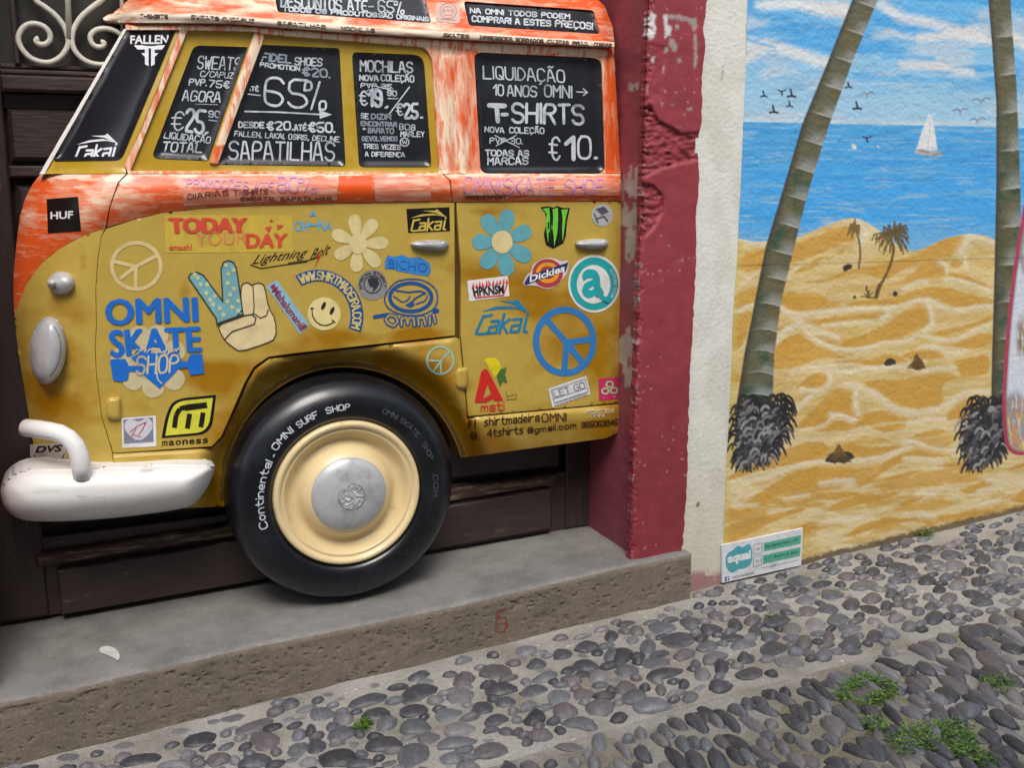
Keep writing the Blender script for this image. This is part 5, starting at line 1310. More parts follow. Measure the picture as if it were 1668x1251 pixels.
    for q in ([(440, 555), (470, 540), (500, 545), (500, 570), (450, 595), (437, 580)], [(775, 740), (790, 722), (810, 735), (808, 758), (785, 765)], [(508, 765), (520, 750), (530, 775), (505, 780)]): paintpoly(c, x, y, Gc(q), DKK, 1)
    for q, k in (([(305, 60), (315, 20), (340, 10), (375, 25), (380, 45), (350, 65), (320, 70)], DKK), ([(480, 60), (495, 30), (520, -20), (545, 10), (570, 40), (565, 85), (540, 98), (510, 85)], PB * .8)):
        paintpoly(c, x, y, Hc(q), k, 1.2, 5)
    paintpoly(c, x, y, Ic([(765, 535), (780, 495), (830, 490), (880, 480), (915, 515), (880, 535), (820, 543)]), DKK, 1.2, 6); paintpoly(c, x, y, Ic([(800, 540), (805, 480), (835, 445), (865, 490), (870, 535), (840, 542)]), PB * .9, 1.2, 6)
    for (bx, by, r_, k1) in ((1450, 594, 9, DKK), (1493, 602, 15, PB * .6), (1360, 754, 15, DKK), (1367, 752, 16, PB * .7), (1374, 754, 13, PG * .6)):
        for q in range(11):
            a_ = R(15 + q * 15); paintline(c, x, y, [(bx, by), (bx + r_ * math.cos(a_) * .6, by - r_ * math.sin(a_) * .75), (bx + r_ * math.cos(a_), by - r_ * math.sin(a_) * .9 + 1)], 2.2, k1, .8)
    # large trunks
    for (TL, TR, seed, sl, sp_) in ((T1L, T1R, 3, .34, 45), (T2L, T2R, 5, -.10, 62)):
        l = np.interp(y, *TL); r = np.interp(y, *TR)
        u = (x - l) / (r - l)
        m = (u > -.06) & (u < 1.06) & (y < 705)
        if m.any():
            U, X, Y = u[m], x[m], y[m]
            k = lerp(np.repeat(s2la([98, 98, 76])[None], m.sum(), 0), s2la([62, 84, 64]), ss(.4, .65, fbm(X / 18., Y / 22., seed, 3)) * ss(180, 420, Y + 80))
            k = lerp(k, s2la([108, 98, 58]), ss(.5, .65, fbm(X / 14., Y / 30., seed + 8, 3)) * .55)
            k = lerp(k, s2la([72, 70, 60]), ss(.3, .0, U))
            ph = (Y - sl * U * 36 * (1 - ss(380, 600, Y)) + 6 * np.sin(U * 3.1) * ss(380, 600, Y)) / np.where(Y > 560, sp_ * .8, sp_)
            fr = ph - np.floor(ph)
            hi = ss(.35, .96, fr) * ss(.25, .75, U + .25 * (vn(np.floor(ph), U * 0, seed) - .5)) * (.6 + .4 * fbm(X / 5., Y / 9., 4, 3))
            k = lerp(k, s2la([168, 172, 170]), np.clip(hi, 0, 1) * .8)
            k = lerp(k, s2la([176, 180, 170]), np.exp(-((fr - .97) / .035) ** 2) * ss(.1, .5, U) * .6)
            k = lerp(k, s2la([52, 62, 44]), np.exp(-((fr - .06) / .06) ** 2) * .25)
            k = lerp(k, s2la([60, 56, 50]), ss(.10, 0, U) * .5)
            a = ss(-.03, .02, U) * ss(1.03, .98, U)
            c[m] = c[m] * (1 - a[:, None]) + k * a[:, None]
    # agaves at the trunk feet: many curved spikes
    def bush(cx, cy, rx, ry, n, xmin, xmax):
        base = [(cx - rx * .7, cy + ry * .95), (cx - rx, cy + ry * .4), (cx - rx * .85, cy - ry * .3), (cx - rx * .5, cy - ry * .8), (cx, cy - ry * .9), (cx + rx * .55, cy - ry * .75), (cx + rx * .9, cy - ry * .2), (cx + rx * .85, cy + ry * .4), (cx, cy + ry * .8)]
        paintpoly(c, x, y, smooth([(cx + (a_ - cx) * .86, cy + (b_ - cy) * .9) for a_, b_ in base], 2), s2la([44, 45, 50]), 3, 6)
        for row in range(13):
            v = row / 12
            for j in range(11):
                u = (j + .5 * (row % 2)) / 10.5 * 2 - 1
                wdt = rx * (.55 + .42 * math.sin(PI * min(1, v * .9 + .12)))
                x0 = cx + u * wdt * .92 + random.uniform(-3, 3) - (v - .5) * rx * .30; y0 = cy - ry * .84 + v * ry * 1.66 + random.uniform(-3, 3) - u * 12 * v
                if not (xmin < x0 < xmax): continue
                s_ = (1 if u > 0 else -1) * (1 if abs(u) > .2 else random.choice((1, -1)))
                k_ = 1 + .5 * abs(u) + random.uniform(-.2, .3)
                arc_ = [(x0 - s_ * 3 * k_, y0 + 6 * k_), (x0 - s_ * 1.5 * k_, y0 - 1 * k_), (x0 + s_ * 3 * k_, y0 - 4 * k_), (x0 + s_ * 7.5 * k_, y0 - 1 * k_), (x0 + s_ * 10 * k_, y0 + 6 * k_)]
                edge = abs(u) > .72 or v < .12
                g_ = random.choice([30, 38, 46]) if edge and random.random() < .85 else random.choice([40, 52, 70, 92, 120, 150])
                p_ = smooth(arc_, 1, False); n_ = len(p_)
                if not edge: paintline(c, x, y, [(a_, b_ + 3) for a_, b_ in p_], 3.4, s2la([36, 36, 40]), .9, op=.9)
                for i_ in range(0, n_ - 1): paintline(c, x, y, p_[i_:i_ + 2], 3.8 * math.sin(PI * (i_ + .9) / (n_ + .6)) + .6, s2la([g_, g_, g_ + 4]), .8)
    bush(1240, 701, 47, 62, 0, 1184, 1300)
    bush(1610, 703, 43, 60, 0, 1560, 1640)
    # pink framed animal portrait running out of the picture
    FR = [(1672, 300), (1668, 331), (1652, 425), (1641, 516), (1635, 600), (1632, 652), (1634, 700), (1638, 728), (1650, 741), (1668, 742), (1730, 742), (1765, 700), (1760, 500), (1735, 380), (1700, 310)]
    fr = smooth(FR, 1)
    m = bbs(x, y, fr, 6)
    if m.any():
        X, Y = x[m], y[m]
        sdv = np.where(inside(X, Y, fr), 1, -1) * seg_dist(X, Y, fr, True)
        k = np.repeat(s2la([150, 152, 156])[None], m.sum(), 0)
        k = lerp(k, s2la([206, 214, 226]), ss(655, 640, Y + 8 * np.sin(X / 9)) * ss(430, 460, Y + (1668 - X) * 1.2))
        k = lerp(k, s2la([140, 118, 80]), ss(500, 545, Y) * ss(590, 560, Y) * ss(1652, 1662, X))
        k = lerp(k, s2la([196, 150, 116]), ss(.42, .6, fbm(X / 6., Y / 18., 44, 3)) * ss(645, 660, Y))
        k = lerp(k, s2la([206, 190, 100]), ss(.6, .7, fbm(X / 5., Y / 12., 45, 3)) * ss(650, 670, Y))
        k = lerp(k, s2la([220, 224, 230]), ss(.55, .7, fbm(X / 3., Y / 14., 46, 3)) * .6)
        k = lerp(k, s2la([124, 124, 130]), ss(10, 5, sdv))
        k = lerp(k, s2la([178, 62, 92]), ss(6.5, 5, sdv))
        a = ss(-.8, .8, sdv)
        c[m] = c[m] * (1 - a[:, None]) + k * a[:, None]
    # plaster joint line
    jl = 433 - (x - 1200) * .029
    c = c * (1 - .38 * np.exp(-((y - jl - (fbm(x / 20., x * 0, 3, 2) - .5) * 2) / 1.1) ** 2)[:, None])
    # soiling at the foot, and the shade of the ground crevice painted in
    wl = np.interp(x, [1175, 1420, 1668, 2300], [950, 887, 828, 684])
    c = lerp(c, s2la([48, 42, 36]), ss(4.5, 2.5, wl - y + (fbm(x / 7., y / 5., 16, 3) - .5) * 9) * .8)
    c = lerp(c, s2la([120, 106, 84]), ss(10, 0, wl - y + (fbm(x / 8., y / 6., 6, 3) - .5) * 16) * .6)
    c = c * (1 + .10 * (fbm(x / 3.5, y / 3., 66, 3)[:, None] - .5))
    random.setstate(rs)
    return np.clip(c, 0.004, .9)
m_mural = mat('mural_paint', None, .6, attr=True, var=.05, vscale=120, bump=.5, bscale=70, bdist=.006)
ts_ = np.concatenate([np.arange(0, 500, 1.55), np.arange(500, 1300, 12)])
ys_ = np.concatenate([np.arange(-500, -6, 14), np.arange(-6, 968, 1.55)])
gx, gy = np.meshgrid(ts_, ys_)
gx = gx + MX(gy)
nx_, ny_ = len(ts_), len(ys_)
wob = .006 * (fbm(gx / 60., gy / 60., 71, 3) - .5) + .0022 * (fbm(gx / 9., gy / 7., 72, 2) - .5)
X3 = np.stack(at(gx, gy, YW + wob), -1).reshape(-1, 3)
I = np.arange(nx_ * ny_).reshape(ny_, nx_)
F = np.stack([I[:-1, :-1], I[1:, :-1], I[1:, 1:], I[:-1, 1:]], -1).reshape(-1, 4)
zz = X3[:, 2]; gzv = gz(X3[:, 0])
keep = (zz[F].max(1) > gzv[F[:, 0]] - .08)
F = F[keep]
build('beach_mural', X3, F, m_mural, wall, attrs={'paint': ('c', mural_paint(gx.ravel(), gy.ravel()))})
# white strip
def white_paint(x, y):
    c = lerp(np.repeat(s2la([219, 220, 212])[None], len(x), 0), s2la([210, 210, 200]), ss(.45, .65, fbm(x / 30., y / 60., 5, 4)))
    c = lerp(c, s2la([200, 194, 172]), ss(600, 900, y) * .6)
    c = paintline(c, x, y, [(1178, 103), (1176, 130)], 2, s2la([150, 146, 140]), 1.5, 2, .8)
    c = paintline(c, x, y, [(1190, 550), (1182, 640), (1185, 760)], 3, s2la([180, 176, 168]), 4, 3, .3)
    jl = 434 - (x - 1200) * .01
    c = c * (1 - .2 * np.exp(-((y - jl) / 1.2) ** 2)[:, None])
    c = paintpoly(c, x, y, [(1134, 818), (1139, 815), (1140, 824), (1134, 825)], s2la([110, 96, 76]), 1, 2)
    m = ss(930, 938, y + (fbm(x / 12., y / 8., 51, 3) - .5) * 22)
    c = lerp(c, s2la([150, 92, 104]), m * .8)
    return c
m_wstrip = mat('white_plaster', None, .7, attr=True, var=.05, vscale=60, bump=.55, bscale=60, bdist=.006)
wo = [(p[0] - 5, p[1]) for p in RE2] + [(1110, 915), (1113, 990), (1176, 990)] + [(float(MX(y)), y) for y in (956, 880, 750, 600, 500, 430, 320, 200, 100, 0, -300)]
sheet('white_plaster_strip', wo, m_wstrip, wall, lambda x, y: YW + .0015 + .006 * (fbm(x / 50., y / 60., 81, 3) - .5), step=4, skirt=.02, attrs={'paint': ('c', white_paint)})
# wall above (out of the picture)
for nm, x0, x1, z0, z1, c in (('upper_wall', -1.3, 7.5, 3.22, 6.5, rgb(214, 208, 192)),):
    v, f = box_vf(x0, x1, YW - .005, YD, z0, z1, .004); build(nm, v, f, mat('upper_plaster', c, .7, bump=.4), wall, smooth_=False)

# ------------------------------------------------------------------ doorstep
step = empty('stone_doorstep', (.8, YS, .0), 'long worn grey and brown stone doorstep under the doorway and van', 'doorstep')
FE = [(-900, 1330), (0, 1145), (120, 1122), (250, 1090), (400, 1056), (557, 1025), (750, 985), (900, 950), (1000, 927), (1100, 906), (1114, 904)]
m_top = mat('worn_grey_concrete', rgb(134, 132, 128), .7, grain=.2, gscale=190, var=.2, vscale=10, bump=.7, bscale=120, c2=rgb(118, 116, 112), c2t=.55, c2scale=4, c2w=.1, c3=rgb(186, 182, 174), c3t=.69, c3scale=70)
m_front = mat('pitted_brown_stone', rgb(122, 111, 98), .85, grain=.22, gscale=120, var=.14, vscale=30, bump=.4, bscale=110, bdist=.005, c2=rgb(106, 99, 88), c2t=.55, c2scale=5, c2w=.12, c3=rgb(70, 62, 54), c3t=.70, c3scale=55)
ze = lambda x: np.interp(x, ex, ez)
e3 = [at1(p[0], p[1], YS) for p in FE]
ex = [p[0] for p in e3]; ez = [p[2] for p in e3]
bx0, bz0 = zx(100, 1005, YD); bx1, bz1 = zx(960, 854, YD)
def zstep(x, y):
    t = (y - YS) / (YD - YS)
    zbk = bz0 + (bz1 - bz0) * (x - bx0) / (bx1 - bx0)
    return ze(x) * (1 - t) + zbk * t
xs = np.linspace(-1.25, 2.035, 660)
prof = []
for k in range(16): prof.append(('t', k / 15))
V, F = [], []
yy = np.linspace(YD + .03, YS + .02, 60)
def tread_z(x, y):
    z = zstep(x, y) + .004 * (fbm(x * 9, y * 9, 3, 3) - .5) + .0015 * (fbm(x * 60, y * 60, 5, 2) - .5)
    return z
GX, GY = np.meshgrid(xs, yy)
GZ = tread_z(GX, GY)
top = np.stack([GX, GY, GZ], -1).reshape(-1, 3)
def gridf(nr, nc, b=0):
    I = np.arange(nr * nc).reshape(nr, nc) + b
    return np.stack([I[:-1, :-1], I[1:, :-1], I[1:, 1:], I[:-1, 1:]], -1).reshape(-1, 4).tolist()
# rounded nose of the step with chips
nn = 7
nose_v = []
for k in range(nn):
    a = PI / 2 * k / (nn - 1)
    r = .02 + .012 * np.maximum(0, fbm(xs * 14, xs * 0 + 1, 8, 3) - .5) * 2
    yk = YS + r * (1 - math.sin(a)); zk = tread_z(xs, np.full_like(xs, YS + .02)) - r * (1 - math.cos(a))
    if 0 < k: zk = zk - .003 * fbm(xs * 70, xs * 0 + k, 9, 3)
    nose_v.append(np.stack([xs, yk + .002 * (fbm(xs * 60, xs * 0 + k, 19, 3) - .5), zk], -1))
nose_v[0] = np.stack([xs, np.full_like(xs, YS + .02), tread_z(xs, np.full_like(xs, YS + .02))], -1)
V = np.concatenate([top] + nose_v[1:4]); F = gridf(60 + 3, len(xs))
build('tread', V, F, m_top, step)
rows = nose_v[3:]
nz = 60
lastz = rows[-1][:, 2]; gbot = gz(xs) - .06
for k in range(1, nz):
    t = k / (nz - 1)
    z = lastz * (1 - t) + gbot * t
    pit = ss(.69, .79, fbm(xs * 70, z * 85, 33, 3)) * .006 + ss(.5, .8, fbm(xs * 12, z * 30, 34, 3)) * .003
    rows.append(np.stack([xs, YS + pit + .004 * (fbm(xs * 10, z * 10, 35, 3) - .5) - .004 * t, z], -1))
V = np.concatenate(rows); F = gridf(len(rows), len(xs))
build('riser', V, F, m_front, step)
# right end of the step
ye = np.linspace(YS + .003, YD, 20); zr = np.linspace(0, 1, 12)
V = []
for t in zr:
    for y in ye: V.append((2.035 + .004 * (float(fbm(np.array(y * 20), np.array(t * 5), 1)) - .5), y, float(tread_z(np.array(2.035), np.array(y))) * (1 - t) + (gz(2.035) - .05) * t - .002))
build('end_face', V, gridf(12, 20), m_front, step)
def on_step(px, py):
    Y = 3.3
    for _ in range(12):
        x, y, z = at1(px, py, Y)
        zs = float(zstep(x, y)) ; k = (zs - HC) / (z - HC); Y = Y * k
    x, y, z = at1(px, py, Y)
    return x, y, zs
def plate(name, pts, m, parent, lifter):
    V = [lifter(*p) for p in pts]
    t = tessellate_polygon([[Vector((p[0], p[1], 0)) for p in pts]])
    return build(name, V, [tuple(reversed(q)) for q in t], m, parent, smooth_=False)
S = smooth(cr((0, 850), 3.12, [(503, 655), (520, 640), (560, 638), (595, 655), (612, 690), (600, 715), (585, 700), (560, 692), (535, 680), (510, 672)]), 1)
plate('paint_splash', S, flat(206, 206, 202, .6), step, lambda a, b: tuple(np.array(on_step(a, b)) + np.array([0, 0, .004])))
Sp = Shape()
for l in ([(810, 995), (808, 1030)], [(810, 996), (824, 992)], [(809, 1008), (824, 1006), (826, 1018), (822, 1028)], [(808, 1018), (824, 1016)], [(808, 1030), (822, 1030)]): Sp.line(l, 3)
mk = Sp.put('painted_mark', mat('faded_red_paint', rgb(140, 56, 50), .8, c2=rgb(112, 80, 66), c2t=.5, c2scale=60, c2w=.05), step, lambda x, y: 0 * x + YS - .003, 0)
mk['label'] = 'small faded red painted mark'

# ------------------------------------------------------------------ ground
m_mortar = mat('cement_mortar', rgb(166, 163, 156), .85, grain=.22, gscale=130, var=.16, vscale=9, bump=.7, bscale=55, bdist=.012, c2=rgb(132, 127, 116), c2t=.53, c2scale=4.5, c2w=.10, c3=rgb(206, 200, 188), c3t=.67, c3scale=30)
m_road = mat('road_cement', rgb(150, 147, 140), .85, grain=.22, gscale=130, var=.12, vscale=8, bump=.7, bscale=45, bdist=.014, c2=rgb(118, 112, 92), c2t=.54, c2scale=2.6, c2w=.10, c3=rgb(110, 114, 70), c3t=.66, c3scale=7)
YB1, YB0 = 2.50, -6.0
def gdisp(x, y):
    return .012 * (fbm(x * 4, y * 4, 1, 3) - .5) + .006 * (fbm(x * 16, y * 16, 2, 3) - .5) + .02 * np.exp(-((y - 2.47 - .03 * np.sin(x * 3)) / .045) ** 2) * -.6
def ground_sheet(name, x0, x1, nx, y0, y1, ny, m, extra=0):
    a = np.linspace(x0, x1, nx); b = np.linspace(y1, y0, ny)
    A, B = np.meshgrid(a, b)
    Z_ = gz(A) + gdisp(A, B) * (1 if nx > 100 else .3) + extra
    V = np.stack([A, B, Z_], -1).reshape(-1, 3)
    o = build(name, V, gridf(ny, nx), m)
    o['kind'] = 'structure'
    return o
def gcol(x, y):
    return None
pav = ground_sheet('pavement', -1.6, 7.6, 900, 2.49, 3.70, 125, m_mortar)
road = ground_sheet('road', -1.6, 7.6, 620, .9, 2.492, 110, m_road, -.001)
g = ground_sheet('ground', -150, 150, 60, -120, 160, 60, m_road, -.05)
# outer ground levels out of the picture
me = g.data
for v_ in me.vertices:
    x = v_.co.x
    v_.co.z = gz(max(-8, min(12, x))) - .05 - .02
W['pavement'] = Vector((0, 0, 0)); W['road'] = Vector((0, 0, 0))

# cobbles: a handful of shared pebble meshes
def pebble_mesh(i):
    rnd = random.Random(100 + i)
    bm = bmesh.new(); n = 11; rings = [(.0, 1.0), (.35, .93), (.62, .74), (.83, .48), (.96, .16), (1.0, -.2), (.97, -.5)]
    pw = rnd.uniform(2.1, 2.9)
    ph = [rnd.uniform(0, 6.28) for _ in range(4)]; am = [rnd.uniform(.03, .12) for _ in range(4)]
    vs_ = []
    for r, h in rings:
        if r == 0: vs_.append([bm.verts.new((0, 0, h))]); continue
        row = []
        for k in range(n):
            a = 2 * PI * k / n
            rr = r * (1 + am[0] * math.cos(2 * a + ph[0]) + am[1] * math.cos(3 * a + ph[1]) + am[2] * .6 * math.cos(5 * a + ph[2]))
            c_, s_ = math.cos(a), math.sin(a)
            q = (abs(c_) ** pw + abs(s_) ** pw) ** (-1 / pw)
            row.append(bm.verts.new((rr * q * c_, rr * q * s_, h * (1 + .22 * math.cos(a + ph[3]) * r) + rnd.uniform(-.06, .06))))
        vs_.append(row)
    for k in range(n): bm.faces.new((vs_[0][0], vs_[1][k], vs_[1][(k + 1) % n]))
    for j in range(1, len(vs_) - 1):
        for k in range(n): bm.faces.new((vs_[j][k], vs_[j + 1][k], vs_[j + 1][(k + 1) % n], vs_[j][(k + 1) % n]))
    me = bpy.data.meshes.new('cobblestone'); bm.to_mesh(me); bm.free()
    me.polygons.foreach_set('use_smooth', [True] * len(me.polygons))
    return me
sm = [mat('basalt_pebble_%s' % n_, rgb(*c_), .38, grain=.2, gscale=150, var=.25, vscale=22, bump=.7, bscale=60, bdist=.005, c2=rgb(*c2_), c2t=.60, c2scale=11, c2w=.08, c3=rgb(160, 152, 140), c3t=.70, c3scale=38) for n_, c_, c2_ in (('blue', (104, 107, 113), (122, 121, 120)), ('dark', (80, 82, 88), (102, 101, 101)), ('brown', (106, 101, 103), (84, 82, 86)), ('grey', (124, 122, 124), (100, 98, 104)), ('black', (70, 71, 76), (94, 94, 96)))]
smn = [mat('basalt_cobble_%s' % n_, rgb(*c_), .38, grain=.2, gscale=9, var=.25, vscale=1.6, bump=.7, bscale=3.2, bdist=.006, each=.22, c2=rgb(*c2_), c2t=.60, c2scale=1.1, c2w=.08, c3=rgb(160, 152, 140), c3t=.70, c3scale=4.5) for n_, c_, c2_ in (('blue', (104, 107, 113), (122, 121, 120)), ('dark', (80, 82, 88), (102, 101, 101)), ('brown', (106, 101, 103), (84, 82, 86)), ('grey', (124, 122, 124), (100, 98, 104)), ('black', (70, 71, 76), (94, 94, 96)))]
PM = []
for i in range(12):
    me = pebble_mesh(i)
    for k, m_ in enumerate(smn):
        c_ = me.copy(); c_.name = 'cobblestone'; c_.materials.append(m_); PM.append(c_)
ST = []     # x, y, half length, half width, angle, faint, which
def trace(off, s, rows):
    for r in rows:
        cx, cy = off[0] + r[0] / s, off[1] + r[1] / s
        w, h, an = r[2] / s, r[3] / s, R(r[4])
        a = ground(cx - w / 2 * math.cos(an), cy + w / 2 * math.sin(an)); b = ground(cx + w / 2 * math.cos(an), cy - w / 2 * math.sin(an))
        c_ = ground(cx - h / 2 * math.sin(an), cy - h / 2 * math.cos(an)); d_ = ground(cx + h / 2 * math.sin(an), cy + h / 2 * math.cos(an))
        # ellipse through conjugate diameters -> principal axes
        u = np.array([b[0] - a[0], b[1] - a[1]]) / 2; v_ = np.array([d_[0] - c_[0], d_[1] - c_[1]]) / 2
        Mx = np.stack([u, v_], 1); U, Sg, _ = np.linalg.svd(Mx)
        m = ground(cx, cy)
        ST.append([m[0], m[1], Sg[0], Sg[1], math.atan2(U[1, 0], U[0, 0]), len(r) > 5])
f_ = 1
trace((0, 850), 3.12, [(1475, 937, 110, 50, 15), (1030, 1105, 205, 75, 12), (1205, 990, 190, 45, 12, f_), (1305, 1040, 245, 60, 18), (1350, 1115, 160, 105, 10), (1520, 1090, 90, 60, 10), (1515, 1165, 130, 70, 20), (925, 1060, 130, 40, 12, f_), (665, 1130, 160, 50, 12, f_), (730, 1210, 240, 60, 12), (905, 1240, 190, 45, 8), (1110, 1215, 150, 60, 15), (1300, 1225, 190, 65, 10), (380, 1195, 180, 60, 5, f_), (80, 1248, 90, 20, 0), (500, 1252, 70, 25, 0)])
trace((500, 850), 3.12, [(570, 788, 135, 40, 15), (345, 832, 75, 35, 10, f_), (120, 882, 85, 35, 5, f_), (315, 915, 230, 60, 15), (570, 872, 215, 85, 15), (795, 805, 125, 75, 20), (972, 765, 205, 80, 3), (945, 685, 65, 25, 5), (1115, 655, 130, 45, 12), (1290, 600, 85, 22, 5, f_), (1298, 675, 105, 70, 0), (1425, 640, 125, 60, 8), (1170, 725, 115, 58, 5), (1215, 797, 160, 50, 18), (1415, 735, 145, 65, 5), (1345, 812, 120, 60, -5), (1480, 793, 115, 72, 5), (1550, 865, 70, 40, 0), (990, 858, 185, 65, 12), (1158, 867, 145, 65, 12), (778, 892, 165, 75, 12), (1280, 898, 125, 78, 0), (1415, 885, 140, 62, 5), (1490, 950, 160, 95, 10), (80, 985, 140, 70, 8), (185, 1012, 115, 68, 5), (355, 985, 165, 70, 8), (405, 1030, 110, 75, 15), (555, 962, 185, 65, 12), (725, 983, 165, 75, 15), (893, 955, 120, 75, 5), (1013, 925, 115, 55, 5), (1125, 947, 100, 45, 20), (1312, 970, 145, 80, 0), (20, 1072, 55, 60, 0), (180, 1085, 165, 70, 20), (555, 1050, 185, 75, 8), (780, 1055, 190, 80, 10), (970, 1010, 145, 60, 10), (1160, 1005, 130, 72, 10), (620, 1105, 130, 65, 12), (1015, 1067, 80, 50, 5), (1390, 1035, 180, 60, -8), (770, 1125, 250, 65, 12), (1190, 1090, 130, 65, 5), (45, 1155, 110, 75, 20), (395, 1135, 220, 75, 10), (160, 1205, 210, 100, 12), (540, 1190, 175, 130, 5), (940, 1160, 200, 75, 12), (735, 1205, 125, 60, 10), (1350, 1125, 160, 60, 5, f_), (1430, 1180, 50, 60, -60), (285, 1235, 180, 45, 8), (1545, 590, 75, 55, 10), (1550, 680, 90, 75, 10), (1240, 1240, 80, 35, 0), (820, 1240, 130, 40, 5), (1360, 1235, 70, 30, -30), (1500, 555, 80, 25, 10, f_)])
trace((1000, 850), 3.12, [(260, 480, 85, 45, 8, f_), (118, 565, 78, 58, 0), (245, 548, 145, 65, 5), (175, 638, 95, 75, 0), (388, 512, 115, 52, 8), (520, 478, 90, 48, 5), (335, 600, 185, 90, 8), (40, 678, 115, 95, 0), (362, 675, 130, 55, 15), (478, 630, 130, 60, 15), (490, 552, 120, 65, 5), (615, 525, 85, 65, -10), (705, 497, 95, 62, 5), (650, 455, 115, 45, 10), (835, 435, 145, 62, 5), (830, 385, 120, 50, 15), (830, 508, 140, 65, 8), (985, 455, 95, 58, 0), (910, 545, 110, 60, 0), (978, 400, 120, 45, 5), (720, 560, 85, 50, -10), (610, 590, 130, 45, 8), (660, 628, 155, 45, 8), (795, 585, 100, 60, 5), (515, 685, 145, 75, 12), (815, 645, 160, 78, 5), (968, 618, 90, 82, 0), (430, 430, 55, 30, 5, f_), (430, 375, 60, 30, 5, f_), (530, 350, 60, 32, 5), (645, 325, 55, 32, 5), (785, 338, 100, 38, 5), (745, 300, 65, 28, 5, f_), (850, 275, 60, 28, 5, f_), (945, 302, 135, 60, 8), (960, 355, 60, 30, 0, f_), (670, 698, 95, 65, 0), (895, 715, 165, 62, 0), (215, 720, 175, 65, 10), (415, 722, 60, 45, 0), (545, 738, 85, 80, -10), (65, 762, 125, 72, 0), (255, 770, 220, 60, 12), (450, 780, 95, 75, 0), (700, 770, 175, 70, 12), (540, 842, 125, 75, 3), (355, 830, 65, 45, 0), (240, 855, 60, 65, -70), (60, 850, 130, 65, 8), (103, 895, 150, 75, 15), (390, 893, 100, 50, 12), (195, 935, 210, 80, 8), (25, 998, 90, 60, 10),
 (330, 1030, 125, 50, -30), (140, 1065, 85, 70, -60), (75, 1098, 75, 50, 0), (265, 1072, 110, 55, -35), (455, 990, 100, 45, -20), (430, 1030, 160, 60, -40), (580, 1015, 190, 45, -38), (635, 970, 125, 40, -25), (410, 1130, 90, 45, -30), (145, 1180, 130, 70, -50), (320, 1205, 180, 75, -42), (420, 1215, 160, 80, -50), (530, 1215, 140, 90, -40), (635, 1130, 165, 60, -30), (615, 1190, 130, 55, -45), (680, 930, 85, 60, -40), (745, 918, 110, 45, -30), (800, 875, 95, 50, -10), (870, 865, 75, 40, -25), (985, 808, 75, 45, -15), (1000, 880, 180, 45, -25), (800, 1032, 85, 50, -20), (785, 1090, 95, 45, -20), (765, 1135, 95, 55, -30), (890, 1100, 75, 50, -20), (910, 1020, 140, 60, -35), (950, 980, 140, 65, -35), (1005, 955, 90, 55, -35), (955, 1055, 80, 40, -20), (935, 1215, 120, 70, -25), (50, 1165, 130, 45, -45), (755, 1240, 80, 35, -20), (120, 1245, 70, 20, 0)])
